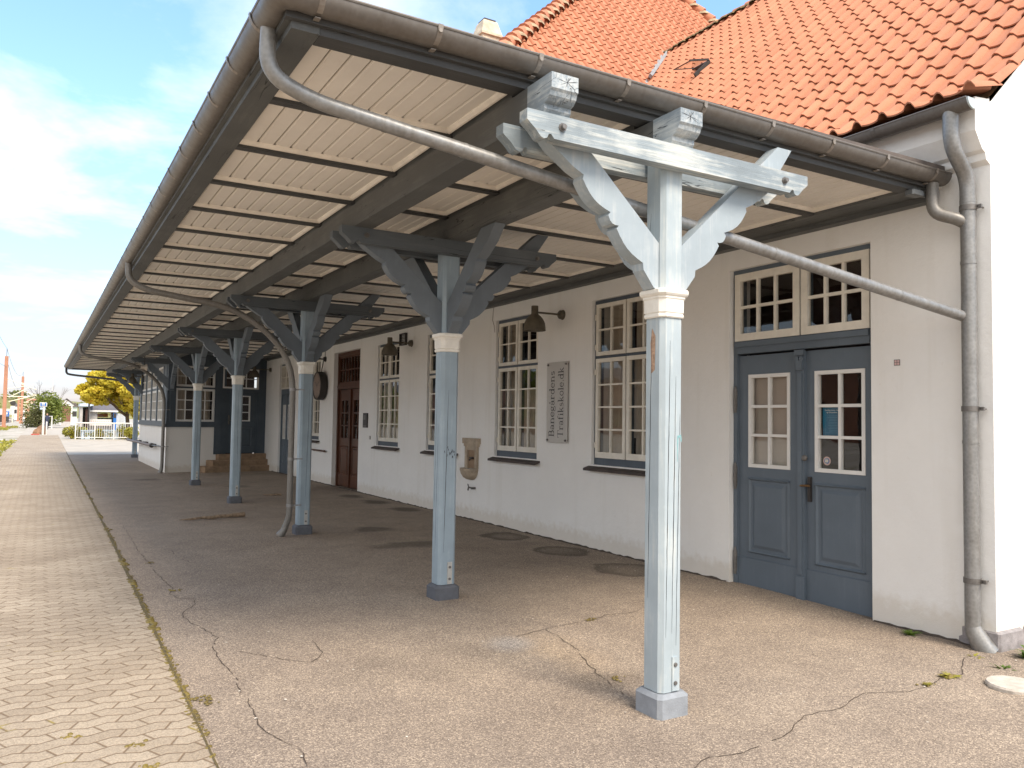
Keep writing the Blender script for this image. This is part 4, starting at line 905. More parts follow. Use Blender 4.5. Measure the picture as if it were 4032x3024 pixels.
# ---- gutters of the canopy
ZG=3.582; RG=.078
path=[((XG(y),y,ZG),(1,0,0)) for y in (YE,30,24,18,12,8,5,4.2,3.82)]
d=.7071
path+=[((XG(3.6)+.0,3.70,ZG),(d*1.2,d*.6,0)),((XG(3.6)+.025,3.635,ZG),(d,d,0)),((XG(3.6)+.09,YF,ZG),(.5,.9,0)),((XG(3.6)+.22,YF,ZG),(0,1,0))]
path+=[((x,YF,ZG),(0,1,0)) for x in (2,3,4,5,6.06)]
m=MB(); gutter(m,path,RG,12); m.tube(beadpts(path),.010,8); 
for yy in (6.7,12,18,24,30):
    gutter(m,[((XG(yy)-.002,yy,ZG+.002),(1,0,0)),((XG(yy)-.002,yy+.02,ZG+.002),(1,0,0))],RG+.002,12)
gt=m.build('gutter',GUTTER,can,smooth=True,fix=False)
m=MB(); m.prism([(RG-RG*math.cos(PI*j/12),-RG*math.sin(PI*j/12)) for j in range(13)],6.055,6.062,lambda p,q,a:(a,YF+p,ZG+q)); m.build('gutter_end_cap',GUTTER,gt)
# joints in the gutter
m=MB(); gutter(m,[((2.28,YF-.001,ZG+.001),(0,1,0)),((2.295,YF-.001,ZG+.001),(0,1,0))],RG+.0015,12); m.build('gutter_joint',GUTTER,gt,fix=False)
GB=mk_metal('bracket_zinc',(.27,.24,.21),.45,.3,.15)
for i in range(9):
    x=1.05+.6*i; m=MB(); gutter(m,[((x,YF-.009,ZG+.009),(0,1,0)),((x+.028,YF-.009,ZG+.009),(0,1,0))],RG+.009,12)
    m.lathe([(.0005,-.004),(.011,-.004),(.013,0)],(x+.014,YF-.004,ZG-.022),axis='y',seg=8); m.box(x,x+.028,YF+RG,YF+RG+.13,ZG-RG-.010,ZG-RG-.004); m.build('gutter_bracket',GB,gt,fix=False)
y=3.98
while y<YE-.3:
    m=MB(); gutter(m,[((XG(y)-.009,y,ZG+.009),(1,0,0)),((XG(y)-.009,y+.03,ZG+.009),(1,0,0))],RG+.009,10); m.build('gutter_bracket',GB,gt,fix=False); y+=.56 if y<5.5 else .6
# ---- canopy downpipes
def dpipe(name,pts,r,mat,clips=(),joints=(),foot=None):
    m=MB(); P=bend(pts); m.tube(P,r,16,caps=False)
    for a,t in joints:
        A,B=Vector(pts[a]),Vector(pts[a+1]); pipeseam(m,A.lerp(B,t),B-A,r*1.045)
    if foot: m.tube(foot,[r,r*1.1,r*1.5],14)
    o=m.build(name,mat,can,smooth=True)
    for (x,y,z) in clips:
        m=MB(); m.tube([(x,y,z-.02),(x,y,z+.02)],r*1.12,16); m.box(x,x+.16,y-.008,y+.008,z-.008,z+.008); m.build('pipe_clip',PIPE,o,smooth=True)
    return o
dpipe('downpipe',[(.90,3.95,3.53),(.895,3.96,3.30),(1.12,3.97,3.215),(6.02,3.50,2.452)],.040,PIPE,joints=((2,.08),(2,.17),(2,.30),(2,.62),(2,.86)))
dpipe('downpipe',[(.885,11.0,3.52),(.885,11.0,3.30),(1.1,11.0,3.19),(2.28,11.0,3.04),(2.97,11.0,2.42),(2.97,11.0,.25),(2.90,11.04,.06)],.040,PIPEB,clips=((2.97,11,2.0),(2.97,11,1.05),(2.97,11,.42)),joints=((3,.35),(3,.8),(4,.25),(4,.5)),foot=[(2.935,11.02,.14),(2.91,11.03,.08),(2.86,11.05,.01)])
dpipe('downpipe',[(.865,24.5,3.52),(.865,24.5,3.28),(1.1,24.5,3.20),(2.3,24.5,3.04),(3.03,24.72,2.42),(3.03,24.74,.2),(3.01,24.74,.03)],.045,PIPEB,clips=((3.03,24.73,.75),(3.03,24.73,1.8)),foot=[(3.02,24.74,.15),(3.01,24.74,.08),(2.99,24.74,.01)])
dpipe('downpipe',[(.84,36.85,3.52),(.84,36.85,3.27),(1.1,36.7,3.22),(3.05,34.7,2.96)],.042,DARKMETAL)
dpipe('overflow_pipe',[(5.93,3.68,3.50),(5.90,3.66,3.26),(5.98,3.52,3.20),(6.05,3.48,3.16)],.046,PIPEB)
# ================================================================ THINGS ON THE WALL
# engraved sign
def sign():
    y0,y1,z0,z1=8.905,9.415,1.325,2.43; m=MB(); m.box(y0,y1,-.030,-.025,z0,z1,TW)
    s=m.build('name_sign',simple('brushed_plate',(.50,.475,.44),.45,.06,5,metal=0,bumps=0),loc=TW((y0+y1)/2,-.03,z0)); tag(s,'tall acrylic sign with lettering running upwards between two windows','sign')
    for a in (y0+.035,y1-.035):
        for z in (z0+.035,z1-.035):
            m=MB(); m.lathe([(.0005,-.05),(.014,-.05),(.014,-.03),(.010,0)],TW(a,0,z),axis='x',seg=12); m.build('standoff',IRON,s)
    # serif letters drawn as strokes in a unit cell (x 0..w, y 0..1 cap height, x-height .62)
    G={}
    A=lambda cx,cy,rx,ry,a0,a1,n=14:[(cx+rx*math.cos(R_(a0+(a1-a0)*k/n)),cy+ry*math.sin(R_(a0+(a1-a0)*k/n))) for k in range(n+1)]
    T,t=.115,.05
    sf=lambda x,y,w=.17:([(x-w,y),(x+w,y)],t)
    bowl=lambda x,sg:(A(x,.31,.25,.31,90,90+360),.085)
    G['B']=(.78,[([(.2,0),(.2,1)],T),([(.05,1),(.42,1)],t),([(.05,0),(.45,0)],t),([(.2,.53),(.42,.53)],t),(A(.42,.765,.2,.235,90,-90),.09),(A(.44,.265,.24,.265,90,-90),.1)])
    G['T']=(.86,[([(.43,0),(.43,1)],T),([(.04,1),(.82,1)],t),([(.04,1),(.04,.78)],t),([(.82,1),(.82,.78)],t),sf(.43,0)])
    G['a']=(.62,[(A(.26,.44,.19,.18,170,20),.07),([(.44,.48),(.44,.1)],T),(A(.25,.17,.17,.17,60,330),.08),([(.44,.1),(.56,0)],.06)])
    G['n']=(.74,[([(.16,0),(.16,.6)],T),(A(.36,.4,.2,.2,150,0),.07),([(.56,.4),(.56,0)],T),sf(.16,0,.14),sf(.56,0,.14),([(.03,.6),(.16,.6)],t)])
    G['e']=(.62,[(A(.31,.31,.24,.31,0,325),.085),([(.08,.34),(.55,.34)],t)])
    G['g']=(.64,[(A(.28,.4,.19,.2,0,360),.075),([(.44,.56),(.6,.6)],.06),([(.15,.24),(.12,.12)],.06),(A(.3,-.1,.25,.16,0,360),.06),([(.12,.1),(.45,.06)],.08)])
    G['r']=(.56,[([(.16,0),(.16,.6)],T),(A(.36,.4,.2,.2,150,50),.07),sf(.17,0,.15),([(.03,.6),(.16,.6)],t),(A(.47,.53,.03,.03,0,360,6),.05)])
    G['d']=(.70,[(A(.29,.31,.21,.3,0,360),.08),([(.52,0),(.52,1)],T),([(.38,1),(.52,1)],t),([(.52,0),(.66,0)],t)])
    G['s']=(.52,[(A(.25,.45,.16,.15,30,250,10),.075),(A(.25,.165,.18,.165,80,-140,10),.075),([(.12,.36),(.38,.24)],.09)])
    G['f']=(.46,[([(.18,0),(.18,.8)],T),(A(.34,.8,.16,.2,180,40),.07),([(.03,.6),(.36,.6)],t),sf(.18,0,.14)])
    G['i']=(.36,[([(.18,0),(.18,.6)],T),(A(.18,.85,.03,.03,0,360,6),.07),sf(.18,0,.14),([(.05,.6),(.18,.6)],t)])
    G['k']=(.70,[([(.16,0),(.16,1)],T),([(.2,.25),(.5,.6)],t),([(.3,.36),(.58,0)],.1),sf(.16,0,.13),sf(.56,0,.12),sf(.48,.6,.12),([(.03,1),(.16,1)],t)])
    G['o']=(.64,[(A(.32,.31,.24,.31,0,360,18),.085)])
    G['l']=(.36,[([(.18,0),(.18,1)],T),([(.05,1),(.18,1)],t),sf(.18,0,.14)])
    G['.']=(.3,[(A(.15,.05,.02,.02,0,360,6),.09)])
    G['å']=(.62,G['a'][1]+[(A(.28,.86,.07,.08,0,360,10),.045)])
    def word(w,za,zb,ybase,cap):
        tot=sum(G[c][0] for c in w); kx=(zb-za)/tot; m=MB(); x=0
        for c in w:
            for si,(pts,wd) in enumerate(G[c][1]):
                for (a,b),(c2,d2) in zip(pts,pts[1:]):
                    L=math.hypot(c2-a,d2-b) or 1; ux,uy=(c2-a)/L*wd/2,(d2-b)/L*wd/2
                    P=[(a-ux*.4-uy,b-uy*.4+ux),(a-ux*.4+uy,b-uy*.4-ux),(c2+ux*.4+uy,d2+uy*.4-ux),(c2+ux*.4-uy,d2+uy*.4+ux)]
                    q=[TW(ybase+py*cap,-.0313-si*.0002,za+(x+px_)*kx) for px_,py in P]; m.quadf(q)
            x+=G[c][0]
        m.build('lettering',BLACKP,s,fix=False)
    word('Banegårdens',1.40,2.315,9.225,.13); word('Trafikskole.dk',1.395,2.355,9.005,.13)
sign()
# wall lamps
def lamp(y,z,out,label,zoff=0,group='bell-shaped lamps along the station wall',T=TW):
    o=thing('wall_lamp',T(y,0,z),label,'lamp',group)
    m=MB(); m.lathe([(.0005,-.06),(.045,-.06),(.06,-.045),(.062,-.02),(.07,0)],T(y,0,z),axis='x',seg=20); m.build('wall_mount',LAMPM,o,smooth=True)
    m=MB(); m.tube([T(y,-.05,z),T(y,-out,z)],.014,10); m.build('arm',LAMPM,o,smooth=True)
    c=T(y,-out,z); pr=[(.0005,.085),(.044,.085),(.048,.075),(.048,-.02),(.055,-.035),(.085,-.06),(.118,-.10),(.14,-.15),(.148,-.20),(.150,-.235),(.152,-.25),(.147,-.25),(.144,-.235),(.135,-.16),(.11,-.11),(.06,-.07),(.001,-.06)]
    m=MB(); m.lathe(pr,c,seg=26); sh=m.build('shade',LAMPM,o,smooth=True)
    m=MB(); m.lathe([(.001,-.21),(.05,-.20),(.06,-.15),(.03,-.09),(.001,-.08)],c,seg=14); m.build('bulb',WHITEP,o,smooth=True)
    return o
lamp(9.09,3.075,.45,'bell-shaped wall lamp above the acrylic sign, nearest of the lamps')
lamp(14.27,3.082,.45,'bell-shaped wall lamp between two windows, just below a square vent')
lamp(25.2,3.098,.50,'bell-shaped wall lamp between the narrow blue door and the bay door')
lamp(31.3,3.02,.35,'bell-shaped lamp hanging at the far corner of the timber bay',T=lambda a,d,z:(NX+d,a,z))
# clock on the wall, seen from the side
ck=thing('wall_clock',(6.0,19.75,2.1),'round drum-shaped clock with thick dark rim on the wall beside the brown doors','clock')
cyk,czk,rr=19.75,2.43,.345
m=MB(); m.lathe([(.0005,-.02),(rr,-.02),(rr+.01,-.03),(rr+.01,-.185),(rr,-.20),(rr-.03,-.195),(rr-.032,-.185)],(W,cyk,czk),axis='x',seg=40); m.build('case',DARKMETAL,ck,smooth=True)
m=MB(); m.lathe([(.0005,-.186),(rr-.03,-.186)],(W,cyk,czk),axis='x',seg=40); m.build('dial',simple('dial',(.34,.27,.23),.15,.15,4,bumps=0),ck)
m=MB()
for k in range(12):
    a=2*PI*k/12; d_=Vector((0,-math.sin(a),math.cos(a))); n_=Vector((0,-math.cos(a),-math.sin(a)))*.006
    p=Vector((W-.188,cyk,czk)); m.quadf([p+d_*.25-n_,p+d_*.25+n_,p+d_*.295+n_,p+d_*.295-n_])
for a,L,w_ in ((R_(305),.17,.009),(R_(60),.25,.006)):
    d_=Vector((0,-math.sin(a),math.cos(a))); n_=Vector((0,-math.cos(a),-math.sin(a)))*w_; p=Vector((W-.190,cyk,czk)); m.quadf([p-n_-d_*.03,p+n_-d_*.03,p+d_*L+n_,p+d_*L-n_])
m.build('hands_and_marks',BLACKP,ck,fix=False)
m=MB(); m.lathe([(.0005,-.06),(.05,-.06),(.065,-.02),(.07,0)],TW(19.67,0,3.10),axis='x',seg=16); m.tube([TW(19.67,-.05,3.1),TW(19.67,-.34,3.10)],.016,8); m.tube([TW(19.67,-.06,3.05),TW(19.70,-.07,2.92),TW(19.72,-.08,2.85),TW(19.74,-.08,2.77)],.012,8); m.tube([TW(19.67,-.02,3.1),TW(19.67,-.02,3.42)],.008,6)
m.build('bracket',DARKMETAL,ck,smooth=True)
# drinking fountain niche
ft=thing('drinking_fountain',TW(11.7,0,.64),'old sandstone wall fountain with a rounded basin under the bare wall between windows','fountain')
m=MB(); m.box(11.40,11.94,-.06,0,1.235,1.325,TW); m.box(11.43,11.91,-.045,0,1.19,1.235,TW); m.build('hood',STONE,ft)
m=MB(); m.box(11.46,11.53,-.04,0,.83,1.19,TW); m.box(11.80,11.88,-.04,0,.83,1.19,TW); m.box(11.53,11.80,-.035,0,1.13,1.19,TW); m.build('niche_surround',STONE,ft)
m=MB(); m.box(11.53,11.80,-.008,0,.83,1.13,TW); m.build('niche_back',STEPM,ft)
m=MB(); pr=[(.02,.645),(.10,.655),(.17,.69),(.215,.75),(.225,.79),(.235,.80),(.235,.835),(.20,.835),(.18,.78),(.05,.72)]
n=20; i0=0
for r_,z in pr:
    for k in range(n+1):
        t=PI/2+PI*k/n; m.v.append((W+r_*math.cos(t)*.78,11.70+r_*math.sin(t)*1.0,z))
for l in range(len(pr)-1):
    for k in range(n): m.f.append((l*(n+1)+k,l*(n+1)+k+1,(l+1)*(n+1)+k+1,(l+1)*(n+1)+k))
m.build('basin',STONE,ft,smooth=True)
m=MB(); m.tube([TW(11.62,0,1.0),TW(11.62,-.05,1.0),TW(11.66,-.07,.97)],.014,8); m.box(11.58,11.70,-.05,-.035,1.0,1.02,TW); m.build('spout',DARKMETAL,ft)
m=MB(); m.tube([TW(11.56,0,.52),TW(11.56,-.07,.52)],.018,8); m.tube([TW(11.56,-.06,.52),TW(11.66,-.07,.53),TW(11.68,-.07,.48)],.014,8); m.tube([TW(11.66,-.07,.53),TW(11.69,-.07,.58)],.01,6)
tp=m.build('water_tap',IRON,loc=TW(11.6,-.05,.52),smooth=True); tag(tp,'small iron tap sticking out of the wall below the fountain','tap')
# info box, bell, vent
m=MB(); m.box(16.56,16.81,-.03,0,1.43,1.745,TW); ib=m.build('notice_case',DARKMETAL,loc=TW(16.68,0,1.43)); tag(ib,'small dark notice plate with a pale strip beside the brown doors','notice')
m=MB(); m.box(16.58,16.79,-.034,-.03,1.45,1.475,TW); m.box(16.64,16.76,-.034,-.03,1.60,1.70,TW); m.build('notice_text',IRON,ib)
m=MB(); m.bbox(16.37,16.44,-.02,.0,1.18,1.255,.006,TW); bl=m.build('door_bell',simple('bell_grey',(.45,.42,.4),.5,.1,6),loc=TW(16.4,0,1.2)); tag(bl,'small grey push button plate below the dark notice plate','door bell')
vt=MB(); vt.box(14.49,14.79,-.05,0,3.07,3.09,TW); vt.box(14.49,14.79,-.05,0,3.285,3.305,TW); vt.box(14.49,14.51,-.05,0,3.09,3.285,TW); vt.box(14.77,14.79,-.05,0,3.09,3.285,TW)
vo=vt.build('wall_vent',DARKMETAL,loc=TW(14.64,0,3.07)); tag(vo,'square dark vent high on the wall beside a bell-shaped lamp','vent')
m=MB()
for k in range(6): m.prism([(-.04,3.10+.03*k),(-.036,3.10+.03*k),(-.006,3.125+.03*k),(-.01,3.125+.03*k)],14.51,14.77,lambda d,z,a:TW(a,d,z))
m.build('louvres',IRON,vo)
# small floodlights under the wall plate
for y,lb in ((21.2,'tiny dark spotlight under the canopy edge above the clock'),):
    o=thing('spotlight',TW(y,-.1,3.4),lb,'light'); m=MB(); m.tube([TW(y,-.1,3.42),TW(y,-.1,3.34)],.012,6); m.build('stem',DARKMETAL,o); m=MB(); m.lathe([(.0005,-.07),(.04,-.07),(.05,.05),(.0005,.05)],TW(y,-.12,3.28),seg=10); m.build('lamp_head',DARKMETAL,o)
o=thing('junction_box',(5.78,3.73,3.41),'grey cast box under the canopy corner beside the overflow pipe','fitting'); m=MB(); m.bbox(5.72,5.86,3.70,3.78,3.40,3.446,.012); m.build('casing',SIMPLEG:=simple('cast_grey',(.12,.13,.135),.5,.1,9),o); m=MB(); m.tube([(5.86,3.74,3.42),(5.92,3.74,3.42)],.018,8); m.build('gland',SIMPLEG,o)
# cable from the soffit down the wall
m=MB(); m.tube([TW(11.0,-.01,3.44),TW(11.03,-.012,3.35),TW(11.05,-.012,3.2),TW(11.0,-.012,3.12),TW(10.97,-.012,3.0)],.004,5); cb=m.build('wall_cable',simple('cable',(.25,.2,.16),.6,.1,9),loc=TW(11,0,3.3)); tag(cb,'thin cable looping from the soffit beside a window','cable')
# paper remnant and door number sticker
m=MB(); m.box(4.09,4.145,-.002,0,2.115,2.165,TW); ws=m.build('wall_sticker',IRON,loc=TW(4.12,0,2.12)); tag(ws,'tiny grey printed label on the wall right of the double door','sticker')
m=MB()
for k in range(2): m.box(4.096,4.114,-.004,-.002,2.12+.022*k,2.138+.022*k,TW); m.box(4.12,4.139,-.004,-.002,2.12+.022*k,2.138+.022*k,TW)
m.build('label_fields',STKR,ws)
# handrails
hr=thing('wall_handrail',TW(19.9,0,.8),'short brown timber rail fixed low on the wall below the clock','handrail')
m=MB(); m.box(19.36,20.5,-.09,-.05,.80,.835,TW); m.build('rail',W_BROWN,hr); m=MB(); m.box(19.5,19.54,-.06,0,.79,.81,TW); m.box(20.3,20.34,-.06,0,.79,.81,TW); m.build('bracket',DARKMETAL,hr)
hb_=thing('ramp_handrail',(3.0,28,.7),'round timber handrail on dark brackets along the bay base wall','handrail')
m=MB(); m.tube([(2.99,26.95,.715),(2.97,30.5,.71),(2.96,34.6,.69)],.045,12); m.build('rail',simple('rail_wood',(.24,.19,.17),.6,.2,7),hb_,smooth=True)
for y in (27.0,29.2,31.2):
    m=MB(); m.tube([(3.13,y,.72),(3.0,y,.70)],.018,8); m.box(3.0,3.13,y-.02,y+.5,.735,.755); m.build('bracket',DARKMETAL,hb_)
m=MB(); m.lathe([(.0005,-.07),(.05,-.06),(.075,0),(.05,.06),(.0005,.07)],(2.99,26.95,.715),axis='y',seg=12); m.build('end_knob',DARKMETAL,hb_,smooth=True); m=MB(); m.tube([(2.99,26.9,.72),(3.05,25.0,.745)],.02,8); m.build('link_bar',IRON,hb_)
# loudspeaker under the canopy
ls=thing('loudspeaker',(2.3,24.1,2.95),'cream horn loudspeaker hanging under the canopy near the bay corner','loudspeaker')
m=MB(); c=(2.42,24.1,2.95)
m.lathe([(.05,-.16),(.07,-.15),(.085,-.02),(.09,.02),(.12,.06),(.135,.10),(.13,.11),(.09,.06),(.02,.04)],(0,0,0),axis='x',seg=18)
m.v=[(c[0]-p[0]*.2+p[1]*.0+ (p[0])*.8,c[1]-.0+p[1],c[2]+p[2]*.75) for p in m.v]; m.build('horn',simple('horn_cream',(.42,.37,.31),.5,.1,6),ls,smooth=True); m=MB(); m.tube([(2.42,24.1,3.02),(2.42,24.1,3.24)],.01,6); m.build('hanger',DARKMETAL,ls)
# ---- stone steps
sp=thing('stone_steps',TB(2.2,-.3,0),'three worn brown stone steps up to the bay door','steps')
for a0,dd,z0,z1 in ((.90,.62,0,.165),(1.22,.42,.165,.335),(1.52,.2,.335,.505)):
    m=MB(); b0,b1=a0,3.12 
    P=[(b0,-dd),(b1-(.62-dd)*.1,-dd),(b1,.02),(b0,.02)]
    i0=0; c=.012
    for z,o in ((z0,0),(z1-.015,0),(z1,.012)):
        m.v+=[TB(P[0][0]+o,P[0][1]+o,z),TB(P[1][0],P[1][1]+o,z),TB(P[2][0],P[2][1],z),TB(P[3][0]+o,P[3][1],z)]
    for l in range(2):
        for k in range(4): m.f.append((l*4+k,l*4+(k+1)%4,l*4+4+(k+1)%4,l*4+4+k))
    m.f.append((8,9,10,11)); m.build('step',STEPM,sp)
# ---- litter on the ground
def stick(name,a,b,z,r,label,cat,seed,mat):
    rnd=random.Random(seed); m=MB(); a=Vector(a);b=Vector(b); P=[];Rr=[]
    for k in range(13):
        t=k/12; p=a.lerp(b,t)+Vector((rnd.uniform(-.01,.01),rnd.uniform(-.012,.012),rnd.uniform(-.004,.004))); P.append(p); Rr.append(r*(.35+.75*t)*rnd.uniform(.8,1.15) if k else r*.15)
    m.tube(P,Rr,8); o=m.build(name,mat,loc=a,smooth=True); return tag(o,label,cat)
stick('fallen_branch',(1.90,13.2,.03),(2.90,13.42,.045),0,.036,'long peeling dead branch lying on the asphalt left of the posts','branch',3,simple('dead_wood',(.25,.18,.12),.9,.5,22,bumps=.6))
stick('broken_stick',(4.02,17.02,.015),(4.38,16.9,.02),0,.026,'short broken piece of bark lying between the posts and the wall','branch',5,MATS['dead_wood'])
# ---- weeds
def weed(x,y,z,r,n,label,mat=L_WEED,seed=0,h=1.0):
    rnd=random.Random(seed); m=MB()
    for _ in range(n):
        a=rnd.uniform(0,2*PI); L=r*rnd.uniform(.5,1.1); w=L*rnd.uniform(.10,.22); e=rnd.uniform(.25,1.1)*h
        base=Vector((x+rnd.gauss(0,r*.15),y+rnd.gauss(0,r*.15),z)); d=Vector((math.cos(a),math.sin(a),0)); s_=Vector((-d.y,d.x,0)); prev=None
        for k in range(5):
            t=k/4; p=base+d*(L*t)+Vector((0,0,L*e*(t-.6*t*t))); ww=w*(math.sin(PI*min(.95,t*.9+.12)))*(1 if k%2 else .6); cur=(p-s_*ww,p+s_*ww+Vector((0,0,ww*.3)))
            if prev: m.quadf([prev[0],prev[1],cur[1],cur[0]])
            prev=cur
    o=m.build('weed',mat,loc=(x,y,z),fix=False); return tag(o,label,'weed')
weed(5.98,3.93,-.035,.08,34,'dark green dandelion growing against the wall right of the double door',seed=1,h=1.3)
weed(5.27,3.19,-.05,.07,40,'yellowish flat weed in the crack near the corner downpipe',L_HEDGE,2,.6)
weed(5.0,3.17,-.05,.04,22,'smallest weed tuft in the long asphalt crack',L_HEDGE,3,.6)
weed(5.75,3.1,-.06,.08,30,'leafy weed between the corner plinth stone and the drain cover',seed=4,h=1.6)
weed(6.15,3.12,-.05,.12,36,'tall leafy weed at the right edge in front of the plinth stones',seed=5,h=1.6)
weed(5.86,3.35,-.05,.06,20,'thin grass blades round the foot of the corner downpipe',L_HEDGE,6,1.2)
# ================================================================ BACKGROUND
def foliage(name,mat,parent,blobs,n,size,seed=0,flat=.5,loc=None):
    rnd=random.Random(seed); m=MB(); tot=sum(b[3]*b[4]*b[5] for b in blobs)
    for (x,y,z,rx,ry,rz) in blobs:
        k=int(n*(rx*ry*rz)/tot)
        for _ in range(k):
            while True:
                a,b,c=(rnd.uniform(-1,1) for _ in range(3)); q=a*a+b*b+c*c
                if .15<q<1: break
            s=(q**.5); u=rnd.uniform(.72,1.04)/s if rnd.random()<.75 else 1
            p=Vector((x+a*u*rx,y+b*u*ry,z+c*u*rz)); sz=size*rnd.uniform(.6,1.4)
            d1=Vector((rnd.gauss(0,1),rnd.gauss(0,1),rnd.gauss(0,flat))).normalized(); d2=d1.cross(Vector((rnd.gauss(0,1),rnd.gauss(0,1),rnd.gauss(0,1)))).normalized()
            m.quadf([p-d1*sz*.5,p+d2*sz*.35-d1*sz*.1,p+d1*sz*.55,p-d2*sz*.35+d1*sz*.05])
    return m.build(name,mat,parent,fix=False,loc=loc)
def limb(m,a,b,r0,r1,rnd,wob=.1,n=5):
    a,b=Vector(a),Vector(b); P=[a.lerp(b,k/n)+(Vector((rnd.uniform(-wob,wob),rnd.uniform(-wob,wob),0)) if 0<k<n else Vector()) for k in range(n+1)]
    m.tube(P,[r0+(r1-r0)*k/n for k in range(n+1)],8)
# yellow maple
rnd=random.Random(11); tx,ty=5.35,62
tr=thing('maple_tree',(tx,ty,0),'round yellow-leaved maple beyond the far end of the canopy','tree')
m=MB(); limb(m,(tx,ty,-.1),(tx-.1,ty,1.9),.16,.11,rnd,.04)
for k in range(9): a=rnd.uniform(0,2*PI); limb(m,(tx-.1,ty,1.5+.05*k),(tx-1.1+math.cos(a)*1.8,ty+math.sin(a)*1.5,2.5+rnd.uniform(0,1.6)),.06,.015,rnd,.12)
m.build('trunk',BARK,tr,smooth=True)
bl=[]
for k in range(34):
    a=rnd.uniform(0,2*PI); q=rnd.uniform(.3,1)**.6; zz=rnd.uniform(-.62,1); rad=(1-zz*zz*.8)**.5
    bl.append((4.55+math.cos(a)*q*2.15*rad,ty+math.sin(a)*q*2.0*rad,3.4+zz*1.25 - .12*math.cos(a)*0,rnd.uniform(.45,.8),rnd.uniform(.45,.8),rnd.uniform(.28,.42)))
bl+=[(2.65,62,3.35,.6,.6,.45),(2.8,62,2.75,.5,.5,.22),(3.3,62,3.9,.7,.7,.5),(4.2,62,4.45,.8,.7,.4),(5.5,61.5,2.35,.9,.7,.45),(6.2,61.6,2.0,.9,.7,.6)]
foliage('crown',L_MAPLE,tr,bl,14000,.24,5)
# green shrub tree with bare twigs
def tree(name,base,h,w,mat,label,seed,n=2500,leaf=.3,cat='tree',twigs=0,zlow=.0):
    rnd=random.Random(seed); x,y,_=base; t=thing(name,(x,y,0),label,cat); m=MB(); limb(m,(x,y,-.2),(x,y,h*.55),w*.05,w*.02,rnd,.1)
    for k in range(6): a=rnd.uniform(0,2*PI); limb(m,(x,y,h*(.2+.05*k)),(x+math.cos(a)*w*.4,y+math.sin(a)*w*.4,h*rnd.uniform(.5,.9)),w*.02,w*.006,rnd,.08)
    m.build('trunk',BARK,t,smooth=True)
    if twigs:
        m=MB()
        for k in range(twigs): 
            a=rnd.uniform(0,2*PI); tip=(x+math.cos(a)*w*rnd.uniform(.2,.75),y+math.sin(a)*w*.4,h*rnd.uniform(1.0,1.35)); limb(m,(x+math.cos(a)*w*.2,y,h*.7),tip,.03,.015,rnd,.05)
            for j in range(4): limb(m,Vector((x+math.cos(a)*w*.2,y,h*.7)).lerp(Vector(tip),.5+.12*j),Vector(tip)+Vector((rnd.uniform(-.5,.5),0,rnd.uniform(-.4,.2))),.015,.01,rnd,.02,3)
        m.build('bare_twigs',BARKL,t)
    bl=[]
    for k in range(22):
        zz=rnd.uniform(0,1); a=rnd.uniform(0,2*PI); q=rnd.uniform(0,.62)*(1-.5*zz); r=w*rnd.uniform(.14,.26); bl.append((x+math.cos(a)*q*w*.75,y+math.sin(a)*q*w*.75,h*(zlow+.12+(.80-zlow)*zz),r,r,r*.8))
    foliage('crown',mat,t,bl,n,leaf,seed); return t
b=at(125,1676,120); b2=at(195,1672,120)
tree('shrub_tree',(b2.x-.2,120,0),4.6,5.6,L_SHRUB,'broad green shrub with bare twigs beside the brown hut',21,5200,.26,twigs=9)
tree('dark_bush',(b.x+.7,118,0),2.3,4.0,mk_leaf('dark_bush_leaf',(.05,.055,.012),(.10,.10,.03),.1),'dark low bush between the track and the blue station sign',22,2600,.2,'bush')
# distant wooded hill
def hillh(x): return 8+9*math.exp(-((x+150)/120)**2)+5*math.exp(-((x+20)/60)**2)
m=MB(); n=40; 
for j in range(7):
    for i in range(n+1):
        x=-330+i*16; t=j/6; prof=math.sin(PI*.5*min(1,t*1.6)) if t<.7 else 1-.25*(t-.7)
        z=-1+hillz if False else -1+prof*(14.5 if x<-75 else max(5.5,14.5-.085*(x+75)))*(1+.12*noise.noise(Vector((x*.03,t*3,0))))
        m.v.append((x+60,520+t*120,z))
for j in range(6):
    for i in range(n): a=j*(n+1)+i; m.f.append((a,a+1,a+n+2,a+n+1))
tag(m.build('hill',simple('hill_green',(.20,.19,.07),.95,.3,.06,bumps=0),smooth='all',fix=False),kind='structure')
rnd=random.Random(4); bl=[]
for k in range(240):
    x=rnd.uniform(-330,300); t=rnd.uniform(.1,.6); prof=math.sin(PI*.5*min(1,t*1.6)); z=-1+prof*(14.5 if x<-75 else max(5.5,14.5-.085*(x+75))); r=rnd.uniform(3,6.5); bl.append((x+60,520+t*120,z+r*.2,r,r,r*.55))
w_=foliage('hillside_wood',L_WOOD,None,bl,16000,1.8,9,loc=(0,560,0)); tag(w_,'pale green wood covering the distant hill beyond the tracks','wood',kind='stuff')
